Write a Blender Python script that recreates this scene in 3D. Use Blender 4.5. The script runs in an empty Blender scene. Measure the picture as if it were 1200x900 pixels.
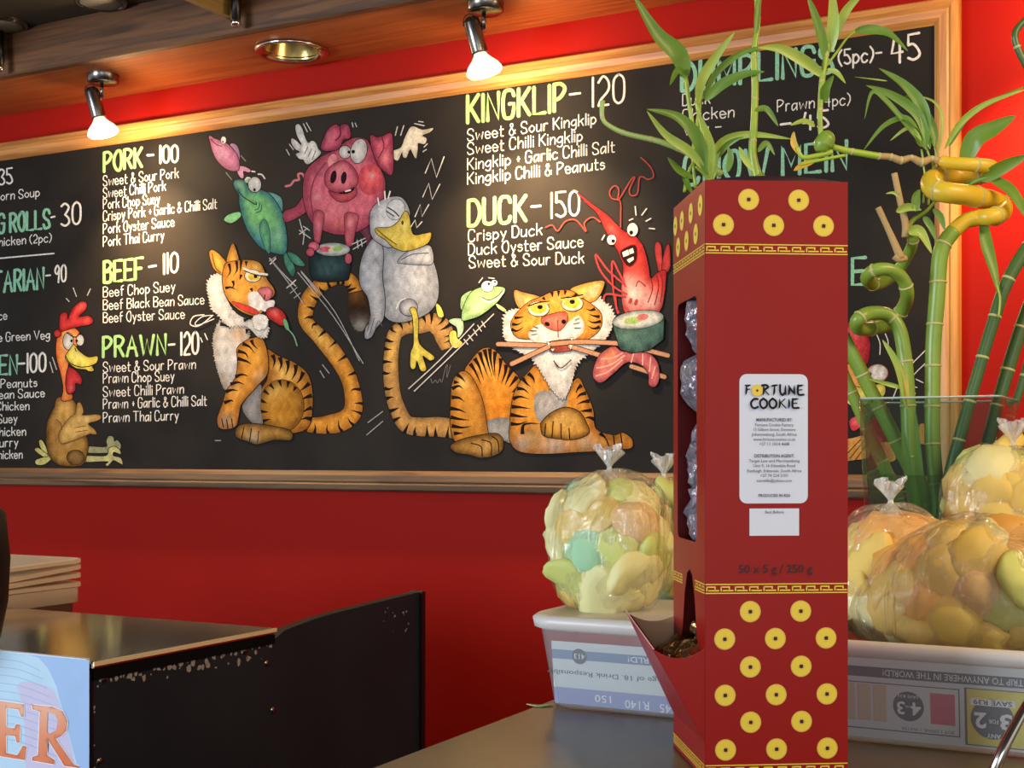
import bpy, math, random
import numpy as np
from mathutils import Vector, Matrix, noise
from mathutils.geometry import delaunay_2d_cdt
random.seed(7)
C = bpy.context.scene.collection
SC = bpy.context.scene
# ------------------------------------------------------------------ camera
F = 1555.0
YAW = math.radians(27.75)
CAM = Vector((0, -2.9, 1.313))
FW = Vector((-math.sin(YAW), math.cos(YAW), 0)); RT = Vector((math.cos(YAW), math.sin(YAW), 0)); UP = Vector((0, 0, 1))
cd = bpy.data.cameras.new('camera'); cam = bpy.data.objects.new('camera', cd); C.objects.link(cam)
cam.location = CAM; cam.rotation_euler = (math.pi/2, 0, YAW)
cd.sensor_width = 36; cd.lens = F/1200*36; cd.shift_y = 80/1200; cd.clip_start = .02
SC.camera = cam
# ------------------------------------------------------------------ light
w = bpy.data.worlds.new('room_light'); SC.world = w; w.use_nodes = True
w.node_tree.nodes['Background'].inputs[0].default_value = (1.0, .93, .86, 1)
w.node_tree.nodes['Background'].inputs[1].default_value = .72
SC.view_settings.view_transform = 'Standard'; SC.view_settings.look = 'None'
SC.view_settings.exposure = 0.0; SC.view_settings.gamma = 1; SC.view_settings.use_curve_mapping = False
SC.cycles.use_denoising = True; SC.cycles.max_bounces = 8; SC.cycles.transparent_max_bounces = 24
SC.cycles.sample_clamp_indirect = 4; SC.cycles.caustics_reflective = False; SC.cycles.caustics_refractive = False
def light(kind, name, loc, target, energy, col, **k):
    l = bpy.data.lights.new(name, kind); l.energy = energy; l.color = col
    for a, b in k.items(): setattr(l, a, b)
    o = bpy.data.objects.new(name, l); C.objects.link(o); o.location = loc
    d = Vector(target) - Vector(loc); o.rotation_euler = d.to_track_quat('-Z', 'Y').to_euler(); return o
# daylight from the shop front behind and to the left of the viewer
light('AREA', 'shopfront_daylight', (-3.6, -5.6, 2.0), (-.9, -1.4, 1.1), 290, (.80, .90, 1.0), shape='RECTANGLE', size=2.2, size_y=1.6)
light('AREA', 'shopfront_daylight', (1.6, -6.2, 1.7), (-.8, -1.2, .9), 42, (.72, .86, 1.0), shape='RECTANGLE', size=1.8, size_y=1.4)
WARM = (1.0, .66, .34)
# unseen warm fill added above the counter to brighten the bagged crackers
light('AREA', 'added_warm_fill', (.75, -1.75, 2.42), (-.05, -1.5, 1.0), 46, (1.0, .74, .42), shape='RECTANGLE', size=1.2, size_y=.8)
# ------------------------------------------------------------------ helpers
def P(px, py, Z): return CAM + FW*Z + RT*((px-600)/F*Z) + UP*((530-py)/F*Z)
def ray(px, py): return P(px, py, 1) - CAM
def onY(px, py, y): r = ray(px, py); return CAM + r*((y-CAM.y)/r.y)
def onZ(px, py, z): r = ray(px, py); return CAM + r*((z-CAM.z)/r.z)
def onX(px, py, x): r = ray(px, py); return CAM + r*((x-CAM.x)/r.x)
def lin(c):
    return tuple(((v/255)/12.92 if v/255 <= .04045 else ((v/255+.055)/1.055)**2.4) for v in c[:3])
MATS = {}
def mat(name, col, rough=.5, metal=0, spec=.5, noise_amt=0, noise_scale=8, col2=None, bump=0, bump_scale=60, stretch=None, coat=0, alpha=1, sss=0, ns_detail=4, transmission=0):
    m = bpy.data.materials.new(name); m.use_nodes = True; nt = m.node_tree; b = nt.nodes['Principled BSDF']
    b.inputs['Base Color'].default_value = (*lin(col), 1); b.inputs['Roughness'].default_value = rough
    b.inputs['Metallic'].default_value = metal; b.inputs['Specular IOR Level'].default_value = spec
    b.inputs['Coat Weight'].default_value = coat; b.inputs['Alpha'].default_value = alpha
    b.inputs['Transmission Weight'].default_value = transmission
    if sss: b.inputs['Subsurface Weight'].default_value = sss; b.inputs['Subsurface Radius'].default_value = (.02, .012, .006)
    tc = nt.nodes.new('ShaderNodeTexCoord'); mp = nt.nodes.new('ShaderNodeMapping'); nt.links.new(tc.outputs['Object'], mp.inputs[0])
    if stretch: mp.inputs['Scale'].default_value = stretch
    if col2 is not None:
        n = nt.nodes.new('ShaderNodeTexNoise'); n.inputs['Scale'].default_value = noise_scale; n.inputs['Detail'].default_value = ns_detail
        nt.links.new(mp.outputs[0], n.inputs['Vector'])
        r = nt.nodes.new('ShaderNodeValToRGB'); r.color_ramp.elements[0].position = .5-.5*max(.05, 1-noise_amt); r.color_ramp.elements[1].position = .5+.5*max(.05, 1-noise_amt)
        r.color_ramp.elements[0].color = (*lin(col), 1); r.color_ramp.elements[1].color = (*lin(col2), 1)
        nt.links.new(n.outputs[0], r.inputs[0]); nt.links.new(r.outputs[0], b.inputs['Base Color'])
    if bump:
        n = nt.nodes.new('ShaderNodeTexNoise'); n.inputs['Scale'].default_value = bump_scale; n.inputs['Detail'].default_value = 5
        nt.links.new(mp.outputs[0], n.inputs['Vector'])
        bm = nt.nodes.new('ShaderNodeBump'); bm.inputs['Strength'].default_value = bump; bm.inputs['Distance'].default_value = .01
        nt.links.new(n.outputs[0], bm.inputs['Height']); nt.links.new(bm.outputs[0], b.inputs['Normal'])
    MATS[name] = m; return m
def wood(name, c1, c2, axis=0, rough=.45, scale=6, coat=0):
    m = mat(name, c1, rough, coat=coat); nt = m.node_tree; b = nt.nodes['Principled BSDF']
    mp = [n for n in nt.nodes if n.type == 'MAPPING'][0]
    s = [22, 22, 22]; s[axis] = 1.1; mp.inputs['Scale'].default_value = s
    n = nt.nodes.new('ShaderNodeTexNoise'); n.inputs['Scale'].default_value = scale*.35; n.inputs['Detail'].default_value = 6; n.inputs['Distortion'].default_value = 1.2
    nt.links.new(mp.outputs[0], n.inputs['Vector'])
    r = nt.nodes.new('ShaderNodeValToRGB'); r.color_ramp.elements[0].position = .36; r.color_ramp.elements[1].position = .62
    r.color_ramp.elements[0].color = (*lin(c2), 1); r.color_ramp.elements[1].color = (*lin(c1), 1)
    nt.links.new(n.outputs[0], r.inputs[0]); nt.links.new(r.outputs[0], b.inputs['Base Color'])
    bm = nt.nodes.new('ShaderNodeBump'); bm.inputs['Strength'].default_value = .12; bm.inputs['Distance'].default_value = .004
    nt.links.new(n.outputs[0], bm.inputs['Height']); nt.links.new(bm.outputs[0], b.inputs['Normal'])
    return m
def paint(name='chalk_paint', rough=.85, grain=.24, scale=260, spec=.2, gain=1.0):
    m = mat(name, (255, 255, 255), rough, spec=spec); nt = m.node_tree; b = nt.nodes['Principled BSDF']
    a = nt.nodes.new('ShaderNodeAttribute'); a.attribute_name = 'paint'
    mp = [n for n in nt.nodes if n.type == 'MAPPING'][0]
    n = nt.nodes.new('ShaderNodeTexNoise'); n.inputs['Scale'].default_value = scale; n.inputs['Detail'].default_value = 4
    nt.links.new(mp.outputs[0], n.inputs['Vector'])
    mr = nt.nodes.new('ShaderNodeMapRange'); mr.inputs[1].default_value = .3; mr.inputs[2].default_value = .7; mr.inputs[3].default_value = (1-grain)*gain; mr.inputs[4].default_value = (1+grain*.35)*gain
    nt.links.new(n.outputs[0], mr.inputs[0])
    mx = nt.nodes.new('ShaderNodeVectorMath'); mx.operation = 'SCALE'
    nt.links.new(a.outputs['Color'], mx.inputs[0]); nt.links.new(mr.outputs[0], mx.inputs['Scale']); nt.links.new(mx.outputs[0], b.inputs['Base Color'])
    return m
def film(name, tint, milky=.1, gloss=.12, scale=18, strength=.6, rough=.12):
    m = bpy.data.materials.new(name); m.use_nodes = True; nt = m.node_tree; nt.nodes.clear()
    N = nt.nodes.new; L = nt.links.new
    out = N('ShaderNodeOutputMaterial'); tr = N('ShaderNodeBsdfTransparent'); gl = N('ShaderNodeBsdfGlossy'); df = N('ShaderNodeBsdfDiffuse')
    tr.inputs[0].default_value = (*lin(tint), 1); gl.inputs['Roughness'].default_value = rough; df.inputs[0].default_value = (*lin(tint), 1)
    tc = N('ShaderNodeTexCoord'); mp = N('ShaderNodeMapping'); L(tc.outputs['Object'], mp.inputs[0]); mp.inputs['Scale'].default_value = (1, 1, .35)
    n = N('ShaderNodeTexNoise'); n.inputs['Scale'].default_value = scale; n.inputs['Detail'].default_value = 5; n.inputs['Distortion'].default_value = 1.5; L(mp.outputs[0], n.inputs['Vector'])
    bp = N('ShaderNodeBump'); bp.inputs['Strength'].default_value = strength; bp.inputs['Distance'].default_value = .02; L(n.outputs[0], bp.inputs['Height'])
    L(bp.outputs[0], gl.inputs['Normal'])
    lw = N('ShaderNodeLayerWeight'); lw.inputs[0].default_value = .5; L(bp.outputs[0], lw.inputs['Normal'])
    pw = N('ShaderNodeMath'); pw.operation = 'POWER'; pw.inputs[1].default_value = 3.5; L(lw.outputs['Facing'], pw.inputs[0])
    ad = N('ShaderNodeMath'); ad.operation = 'MULTIPLY_ADD'; ad.inputs[1].default_value = .6; ad.inputs[2].default_value = gloss; L(pw.outputs[0], ad.inputs[0])
    m1 = N('ShaderNodeMixShader'); m1.inputs[0].default_value = milky; L(tr.outputs[0], m1.inputs[1]); L(df.outputs[0], m1.inputs[2])
    m2 = N('ShaderNodeMixShader'); L(ad.outputs[0], m2.inputs[0]); L(m1.outputs[0], m2.inputs[1]); L(gl.outputs[0], m2.inputs[2])
    L(m2.outputs[0], out.inputs[0]); MATS[name] = m; return m
def emit(name, col, s):
    m = bpy.data.materials.new(name); m.use_nodes = True; b = m.node_tree.nodes['Principled BSDF']
    b.inputs['Base Color'].default_value = (1, .9, .8, 1); b.inputs['Emission Color'].default_value = (*col, 1); b.inputs['Emission Strength'].default_value = s; return m

def tag(o, label=None, cat=None, group=None, kind=None):
    for k, v in (('label', label), ('category', cat), ('group', group), ('kind', kind)):
        if v: o[k] = v
    return o
def link(name, me, m=None, parent=None, smooth=False):
    if m: me.materials.append(m)
    if smooth:
        for p in me.polygons: p.use_smooth = True
    o = bpy.data.objects.new(name, me); C.objects.link(o)
    if parent is not None: o.parent = parent
    return o
def empty(name, loc=(0, 0, 0), rz=0):
    o = bpy.data.objects.new(name, None); C.objects.link(o); o.location = loc; o.rotation_euler = (0, 0, rz); o.empty_display_size = .05; return o
class MB:
    def __init__(s): s.v = []; s.f = []
    def add(s, vs, fs):
        n = len(s.v); s.v += [tuple(v) for v in vs]; s.f += [tuple(i+n for i in f) for f in fs]; return s
    def box(s, a, b, bev=0):
        x0, y0, z0 = a; x1, y1, z1 = b
        if bev <= 0:
            vs = [(x, y, z) for z in (z0, z1) for x, y in ((x0, y0), (x1, y0), (x1, y1), (x0, y1))]
            return s.add(vs, [(3, 2, 1, 0), (4, 5, 6, 7), (0, 1, 5, 4), (1, 2, 6, 5), (2, 3, 7, 6), (3, 0, 4, 7)])
        def ring(z, i): return [(x0+i+bev, y0+i, z), (x1-i-bev, y0+i, z), (x1-i, y0+i+bev, z), (x1-i, y1-i-bev, z), (x1-i-bev, y1-i, z), (x0+i+bev, y1-i, z), (x0+i, y1-i-bev, z), (x0+i, y0+i+bev, z)]
        vs = ring(z0, bev)+ring(z0+bev, 0)+ring(z1-bev, 0)+ring(z1, bev)
        fs = [tuple(range(7, -1, -1)), tuple(range(24, 32))]
        for k in range(3):
            for i in range(8): j = (i+1) % 8; fs.append((k*8+i, k*8+j, k*8+8+j, k*8+8+i))
        return s.add(vs, fs)
    def tube(s, path, rad, seg=12, cap=True):
        path = [Vector(p) for p in path]; n = len(path)
        if not hasattr(rad, '__len__'): rad = [rad]*n
        vs = []; nrm = None
        for i, p in enumerate(path):
            t = (path[min(i+1, n-1)]-path[max(i-1, 0)]).normalized()
            if nrm is None: nrm = t.orthogonal().normalized()
            nrm = (nrm - t*nrm.dot(t)).normalized(); bn = t.cross(nrm)
            for k in range(seg):
                a = 2*math.pi*k/seg; vs.append(p+(nrm*math.cos(a)+bn*math.sin(a))*rad[i])
        fs = []
        for i in range(n-1):
            for k in range(seg): j = (k+1) % seg; fs.append((i*seg+k, i*seg+j, (i+1)*seg+j, (i+1)*seg+k))
        if cap: fs.append(tuple(range(seg-1, -1, -1))); fs.append(tuple(range((n-1)*seg, n*seg)))
        return s.add(vs, fs)
    def lathe(s, prof, M=Matrix(), seg=32, closed=False):
        vs = []; n = len(prof)
        for r, z in prof:
            for k in range(seg): a = 2*math.pi*k/seg; vs.append(M @ Vector((r*math.cos(a), r*math.sin(a), z)))
        fs = []
        for i in range(n-1):
            for k in range(seg): j = (k+1) % seg; fs.append((i*seg+k, i*seg+j, (i+1)*seg+j, (i+1)*seg+k))
        return s.add(vs, fs)
    def loft(s, rings, cap0=True, cap1=True):
        n = len(rings[0]); vs = [v for r in rings for v in r]; fs = []
        for i in range(len(rings)-1):
            for k in range(n): j = (k+1) % n; fs.append((i*n+k, i*n+j, (i+1)*n+j, (i+1)*n+k))
        if cap0: fs.append(tuple(range(n-1, -1, -1)))
        if cap1: fs.append(tuple(range((len(rings)-1)*n, len(rings)*n)))
        return s.add(vs, fs)
    def build(s, name, m, parent=None, smooth=False):
        me = bpy.data.meshes.new(name); me.from_pydata(s.v, [], s.f); me.update()
        return link(name, me, m, parent, smooth)
def solidify(o, t, off=-1):
    md = o.modifiers.new('s', 'SOLIDIFY'); md.thickness = t; md.offset = off; return o
def bevel(o, wdt, seg=2):
    md = o.modifiers.new('b', 'BEVEL'); md.width = wdt; md.segments = seg; md.limit_method = 'ANGLE'; return o
def crom(pts, n=6, closed=False):
    p = [np.array(q, float) for q in pts]; out = []; N = len(p)
    rng = range(N) if closed else range(N-1)
    for i in rng:
        if closed: a, b, c, d = p[(i-1) % N], p[i], p[(i+1) % N], p[(i+2) % N]
        else: a, b, c, d = p[max(i-1, 0)], p[i], p[i+1], p[min(i+2, N-1)]
        for k in range(n):
            t = k/n; out.append(.5*((2*b)+(-a+c)*t+(2*a-5*b+4*c-d)*t*t+(-a+3*b-3*c+d)*t**3))
    if not closed: out.append(p[-1])
    return out
def inside(poly, q):
    x, y = q[:, 0], q[:, 1]; ins = np.zeros(len(q), bool); n = len(poly)
    for i in range(n):
        x0, y0 = poly[i]; x1, y1 = poly[(i+1) % n]
        if y0 == y1: continue
        c = ((y0 > y) != (y1 > y)) & (x < (x1-x0)*(y-y0)/(y1-y0)+x0); ins ^= c
    return ins
def planar(outer, holes=(), grid=0):
    """triangulated flat region with holes -> 2d verts, faces"""
    loops = [np.array(outer, float)]+[np.array(h, float) for h in holes]
    pts = np.concatenate(loops); ed = []; k = 0
    for l in loops: n = len(l); ed += [(k+i, k+(i+1) % n) for i in range(n)]; k += n
    if grid:
        mn, mx = loops[0].min(0), loops[0].max(0)
        gx, gy = np.meshgrid(np.arange(mn[0]+grid*.5, mx[0], grid), np.arange(mn[1]+grid*.5, mx[1], grid))
        gx = gx + (np.arange(gx.shape[0]) % 2)[:, None]*grid*.5
        g = np.stack([gx.ravel(), gy.ravel()], 1); g = g[inside(loops[0], g)]
        if len(g):
            d = np.min(np.linalg.norm(g[:, None]-pts[None], axis=2), axis=1); g = g[d > grid*.45]; pts = np.concatenate([pts, g])
    r = delaunay_2d_cdt([Vector(p) for p in pts], ed, [], 0, 1e-6)
    vs = np.array([tuple(v) for v in r[0]]); fs = np.array([f for f in r[2] if len(f) == 3])
    c = vs[fs].mean(1); ok = inside(loops[0], c)
    for h in loops[1:]: ok &= ~inside(h, c)
    return vs, fs[ok]
# ------------------------------------------------------------------ flat artwork
class Art:
    """collects flat painted shapes lying on a plane; coordinates go through self.map"""
    def __init__(s, mp, nrm, step=.00003, base=0): s.mp = mp; s.n = Vector(nrm); s.step = step; s.k = base; s.v = []; s.f = []; s.c = []
    def T(s, T, p): return np.array([(T[0]+q[0]/T[2], T[1]+q[1]/T[2]) for q in p], float)
    def emitm(s, vs, fs, cols):
        n = len(s.v); off = s.n*(s.step*s.k); s.k += 1
        for q in vs: s.v.append(tuple(s.mp(q[0], q[1])+off))
        s.f += [tuple(int(i)+n for i in f) for f in fs]; s.c += list(cols)
    def shape(s, T, pts, col, rim=None, blobs=(), smooth=True, jag=0, line=None, grid=3.2, noise_=.17, holes=()):
        p = s.T(T, pts)
        if smooth: p = np.array(crom(p, 5, True))
        if jag:
            n = len(p); L = np.linalg.norm(np.roll(p, -1, 0)-p, axis=1).sum(); m = max(12, int(L/(jag*.9)))
            q = []; cum = np.concatenate([[0], np.cumsum(np.linalg.norm(np.roll(p, -1, 0)-p, axis=1))]); pp = np.concatenate([p, p[:1]]); cen = p.mean(0)
            for i in range(m*2):
                t = L*i/(2*m); x = np.interp(t, cum, pp[:, 0]); y = np.interp(t, cum, pp[:, 1]); d = np.array([x, y])-cen; d /= (np.linalg.norm(d)+1e-6)
                q.append(np.array([x, y])+d*(jag*(.3+random.random()*.7) if i % 2 else 0))
            p = np.array(q)
        if line: s.stroke((0, 0, 1), [tuple(x) for x in p]+[tuple(p[0])], line[0], line[1], smooth=False)
        vs, fs = planar(p, [s.T(T, h) for h in holes], grid)
        if len(fs) == 0: return
        # distance to the outline for rim tone
        seg = p; d = np.min(np.linalg.norm(vs[:, None]-seg[None], axis=2), axis=1)
        base = np.array(lin(col)); cols = np.tile(base, (len(vs), 1))
        for bx, by, br, bc, bs in blobs:
            bx = T[0]+bx/T[2]; by = T[1]+by/T[2]; br = br/T[2]
            k = (bs*np.exp(-((vs[:, 0]-bx)**2+(vs[:, 1]-by)**2)/(br*br)))[:, None]; cols = cols*(1-k)+np.array(lin(bc))*k
        if rim:
            k = (min(.97, rim[2]*1.15)*np.exp(-(d/(rim[1]*1.25))**2))[:, None]; cols = cols*(1-k)+np.array(lin(rim[0]))*k
        if noise_: cols *= np.array([1+noise_*3*(noise.noise(Vector((v[0]*.22, v[1]*.12, 3)))) for v in vs])[:, None]
        s.emitm(vs, fs, np.clip(cols, 0, 1))
    def stroke(s, T, pts, wd, col, smooth=True, taper=0, closed=False):
        p = s.T(T, pts)
        if smooth and len(p) > 2: p = np.array(crom(p, 5, closed))
        n = len(p); vs = []; 
        w0 = wd/2
        for i in range(n):
            t = p[min(i+1, n-1)]-p[max(i-1, 0)]; t = t/(np.linalg.norm(t)+1e-9); nn = np.array([-t[1], t[0]])
            ww = w0
            if taper == 1: ww = w0*max(.12, 1-i/(n-1))
            if taper == 2: ww = w0*max(.15, math.sin(math.pi*(i+.3)/(n-.4)))
            vs += [p[i]+nn*ww, p[i]-nn*ww]
        fs = [(2*i, 2*i+1, 2*i+3) for i in range(n-1)]+[(2*i, 2*i+3, 2*i+2) for i in range(n-1)]
        if not taper and not closed:      # round ends
            for e, o in ((0, 1), (n-1, -1)):
                t = p[min(e+1, n-1)]-p[max(e-1, 0)]; a0 = math.atan2(t[1], t[0]); b = len(vs); vs.append(p[e])
                for k in range(7):
                    a = a0+math.pi/2+o*math.pi*k/6; vs.append(p[e]+np.array([math.cos(a), math.sin(a)])*w0)
                fs += [(b, b+1+k, b+2+k) for k in range(6)]
        s.emitm(vs, fs, [lin(col)]*len(vs))
    def ell(s, T, cx, cy, rx, ry, col, rot=0, **k):
        r = math.radians(rot); pts = []
        for i in range(12):
            a = 2*math.pi*i/12; x = rx*math.cos(a); y = ry*math.sin(a); pts.append((cx+x*math.cos(r)-y*math.sin(r), cy+x*math.sin(r)+y*math.cos(r)))
        s.shape(T, pts, col, **k)
    def build(s, name, m, parent):
        me = bpy.data.meshes.new(name); me.from_pydata(s.v, [], s.f); me.update()
        a = me.color_attributes.new('paint', 'FLOAT_COLOR', 'POINT')
        a.data.foreach_set('color', np.concatenate([np.array(s.c), np.ones((len(s.c), 1))], 1).astype('f').ravel())
        return link(name, me, m, parent)
# single-line chalk lettering, points in hex pairs xy (baseline 3, x-height 9, capital d)
G = {'A': '6 03 3d 63;17 57', 'B': '5 03 0d;~0d 3d 5b 39 08;~08 48 56 43 03', 'C': '5 ~5b 4d 1d 0a 06 13 43 55', 'D': '5 03 0d;~0d 3d 5a 56 33 03',
 'E': '5 5d 0d 03 53;08 48', 'F': '5 5d 0d 03;08 48', 'G': '5 ~5b 4d 1d 0a 06 13 43 56;56 58 38', 'H': '5 03 0d;53 5d;08 58', 'I': '0 03 0d', 'J': '4 ~4d 46 33 13 05',
 'K': '5 03 0d;5d 07;19 53', 'L': '5 0d 03 53', 'M': '6 03 0d 36 6d 63', 'N': '5 03 0d 53 5d', 'O': '5 o2d 4d 5a 56 43 23 06 0a', 'P': '5 03 0d;~0d 3d 5b 38 07',
 'R': '5 03 0d;~0d 3d 5b 38 08;28 53', 'S': '5 ~5b 4d 1d 0a 28 47 54 33 13 05', 'T': '6 0d 6d;3d 33', 'U': '5 ~0d 05 13 43 55 5d', 'V': '6 0d 33 6d', 'W': '8 0d 23 4b 63 8d',
 'X': '5 03 5d;0d 53', 'Y': '6 0d 38 6d;38 33', 'Z': '5 0d 5d 03 53', 'a': '4 ~48 29 07 04 13 35 47;49 43', 'b': '4 0d 03;~07 29 47 45 23 04', 'c': '4 ~48 29 07 05 13 33 44',
 'd': '4 4d 43;~47 29 07 04 13 35', 'e': '4 ~06 46 47 29 08 05 13 33 44', 'f': '3 ~3d 1c 19 13;09 39', 'g': '4 ~48 29 07 05 24 46;~49 42 20 01', 'h': '4 0d 03;~06 29 48 43',
 'i': '0 09 03;0b 0c', 'j': '2 29 21 00', 'k': '4 0d 03;49 06;27 43', 'l': '0 0d 03', 'm': '6 09 03;~07 19 38 33;~37 49 68 63', 'n': '4 09 03;~06 29 48 43', 'o': '4 o29 47 45 23 05 07',
 'p': '4 09 00;~07 29 47 45 23 04', 'q': '4 49 40;~47 29 07 04 13 35', 'r': '3 09 03;~06 19 39', 's': '3 ~38 19 07 36 34 13 04', 't': '3 ~1c 14 23 33;09 39', 'u': '4 ~09 04 23 45;49 43',
 'v': '4 09 23 49', 'w': '6 09 13 38 53 69', 'x': '4 09 43;49 03', 'y': '4 09 24;49 10', 'z': '4 09 49 03 43', '0': '4 o2d 4b 45 23 05 0b', '1': '0 03 0d',
 '2': '4 ~0b 2d 4b 48 15 03;03 43', '3': '4 ~0c 2d 4b 28;~28 46 44 23 04', '4': '4 1d 07 47;3b 33', '5': '4 4d 0d 09;~09 29 46 44 23 04', '6': '4 ~4c 19 05 23 45 27 06', '7': '4 0d 4d 13',
 '8': '4 o2d 4b 28 45 23 05 28 0b', '9': '4 ~4b 2d 0b 09 28 4b;4b 33', '&': '5 ~54 1b 2d 3b 06 13 33 57', '(': '2 ~2d 0a 06 22', ')': '2 ~0d 2a 26 02', '-': '4 08 48', '+': '3 17 37;29 25', '.': '0 03 04', ',': '0 04 01', '!': '0 0d 06;03 04', ' ': '3', '/': '4 03 4d'}
def lettering(A, txt, x0, y0, x1, y1, h, wd, col):
    adv = []; x = 0
    for ch in txt:
        g = G[ch].split(' ', 1); adv.append(x); x += int(g[0])+(2.2 if ch != ' ' else 0)
    tot = x-2.2; 
    for ch, ax in zip(txt, adv):
        g = G[ch].split(' ', 1)
        if len(g) < 2: continue
        jit = random.uniform(-.25, .25)
        for st in g[1].split(';'):
            md = st[0] if st[0] in '~o' else ''; st = st.lstrip('~o') if md else st
            pts = []
            for q in st.split():
                gx = int(q[0], 16); gy = int(q[1], 16)-3+jit*.6
                t = (ax+gx)/tot; bx = x0+(x1-x0)*t; by = y0+(y1-y0)*t
                pts.append((bx, by-gy/10*h))
            if md == 'o': pts = pts+[pts[0]]
            A.stroke((0, 0, 1), pts, wd, col, smooth=bool(md))
def ftext(txt, h=None, wd=None, align='CENTER', bold=0, sx=1):
    cu = bpy.data.curves.new('t', 'FONT'); cu.body = txt; cu.align_x = align; cu.offset = bold; cu.resolution_u = 2
    o = bpy.data.objects.new('t', cu); C.objects.link(o); dg = bpy.context.evaluated_depsgraph_get(); dg.update()
    me = bpy.data.meshes.new_from_object(o.evaluated_get(dg)); bpy.data.objects.remove(o); bpy.data.curves.remove(cu)
    v = np.array([tuple(q.co) for q in me.vertices]); f = [tuple(p.vertices) for p in me.polygons]; bpy.data.meshes.remove(me)
    if len(v) == 0: return v, f
    if wd: v[:, 0] *= wd/(v[:, 0].max()-v[:, 0].min())
    else: v[:, 0] *= h*sx
    v[:, 1] *= h
    return v[:, :2], f
# ------------------------------------------------------------------ materials
M_red = mat('red_wall_paint', (148, 19, 9), .6, spec=.08, col2=(138, 16, 7), noise_scale=3, noise_amt=.3, bump=.05, bump_scale=40)
M_board = mat('blackboard', (20, 18, 17), .62, spec=.10, col2=(40, 36, 32), noise_scale=4, noise_amt=.5, bump=.03, bump_scale=180)
M_fr = wood('light_frame_wood', (190, 134, 70), (154, 100, 48), 0)
M_frv = wood('light_frame_wood_upright', (192, 136, 66), (156, 102, 46), 2)
M_sof = wood('orange_stained_wood', (168, 98, 50), (142, 72, 34), 0, .38, coat=.1)
M_fas = wood('brown_timber', (112, 70, 34), (66, 38, 16), 0, .6)
M_joist = wood('plywood_joist', (150, 122, 62), (128, 100, 48), 1, .6)
M_ceil = mat('grey_ceiling', (76, 66, 50), .85, col2=(64, 56, 42), noise_scale=2, noise_amt=.2)
M_floor = mat('dark_floor_tiles', (70, 60, 52), .5, col2=(56, 48, 42), noise_scale=6, noise_amt=.3)
M_chalk = paint(grain=.3, spec=.1, gain=.80)
M_chrome = mat('chrome', (205, 200, 195), .14, 1)
M_dchrome = mat('dark_chrome', (120, 116, 112), .25, 1)
M_black = mat('black_gloss', (14, 14, 15), .35)
M_blackpanel = mat('black_painted_panel', (25, 31, 38), .5, spec=.22, col2=(36, 43, 52), noise_scale=5, noise_amt=.4, bump=.1, bump_scale=9)
M_chip = mat('chipped_paint', (150, 140, 135), .7)
M_steel = mat('brushed_steel_top', (224, 214, 196), .11, 1, bump=.004, bump_scale=5)
M_counter = mat('brown_counter_laminate', (98, 82, 60), .28, col2=(72, 60, 46), noise_scale=9, noise_amt=.5, bump=.02, bump_scale=120)
M_card = mat('red_glossy_card', (138, 15, 9), .4, spec=.3, coat=.03)
M_cardin = mat('brown_card_inside', (190, 152, 112), .7)
M_gold = mat('yellow_print', (222, 196, 62), .4)
M_goldrim = mat('pale_gold_print', (214, 170, 84), .4)
M_print = mat('dark_print', (34, 8, 10), .5)
M_ink = mat('black_print', (24, 20, 22), .5)
M_lid = mat('dark_purple_lid', (46, 24, 38), .5)
M_sticker = mat('white_sticker', (204, 212, 230), .45)
M_pack = film('cookie_wrap', (150, 140, 160), .35, .3, 30, 1.0)
M_foil = mat('gold_foil', (176, 142, 96), .24, .85, bump=.6, bump_scale=40)
M_glass = film('clear_glass', (232, 240, 236), .01, .02, 1, 0, .02)
M_water = film('water', (220, 232, 214), .02, .0, 1, 0, .02)
M_bag = film('clear_bag', (255, 253, 248), .045, .06, 30, 1.0, .11)
M_tub = film('frosted_plastic', (240, 242, 244), .16, .03, 3, .1, .3)
M_tubrim = mat('frosted_plastic_rim', (216, 212, 208), .35, alpha=.82)
M_lidp = mat('cream_plastic', (255, 238, 214), .35, alpha=.72)
# ------------------------------------------------------------------ room
def struct(name, mb, m, smooth=False): return tag(mb.build(name, m, None, smooth), kind='structure')
SOF = 2.353
struct('wall_back', MB().box((-7, 0, 0), (3, .15, 2.6)), M_red)
struct('floor', MB().box((-7, -7, -.1), (3, .15, 0)), M_floor)
struct('ceiling', MB().box((-7, -7, 2.475), (3, .15, 2.6)), M_ceil)
# soffit board with a round hole for the recessed downlight
dl = onZ(342, 59, SOF); R_DL = .078
def ringxy(c, r, n=32): return [(c[0]+r*math.cos(2*math.pi*i/n), c[1]+r*math.sin(2*math.pi*i/n)) for i in range(n)]
vs, fs = planar([(-7, -.285), (3, -.285), (3, 0), (-7, 0)], [ringxy(dl, R_DL)])
me = bpy.data.meshes.new('trim_1'); me.from_pydata([(x, y, SOF) for x, y in vs], [], [tuple(map(int, f)) for f in fs]); so = link('trim_1', me, M_sof); tag(so, kind='structure')
bpy.context.view_layer.update(); me.flip_normals() if me.polygons[0].normal.z > 0 else None
solidify(so, .015)
struct('trim_2', MB().box((-7, -.31, SOF-.003), (3, -.285, 2.475), .002), M_fas)
struct('trim_3', MB().box((-7, -1.08, 2.40), (3, -1.0, 2.475), .003), M_fas)
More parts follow.
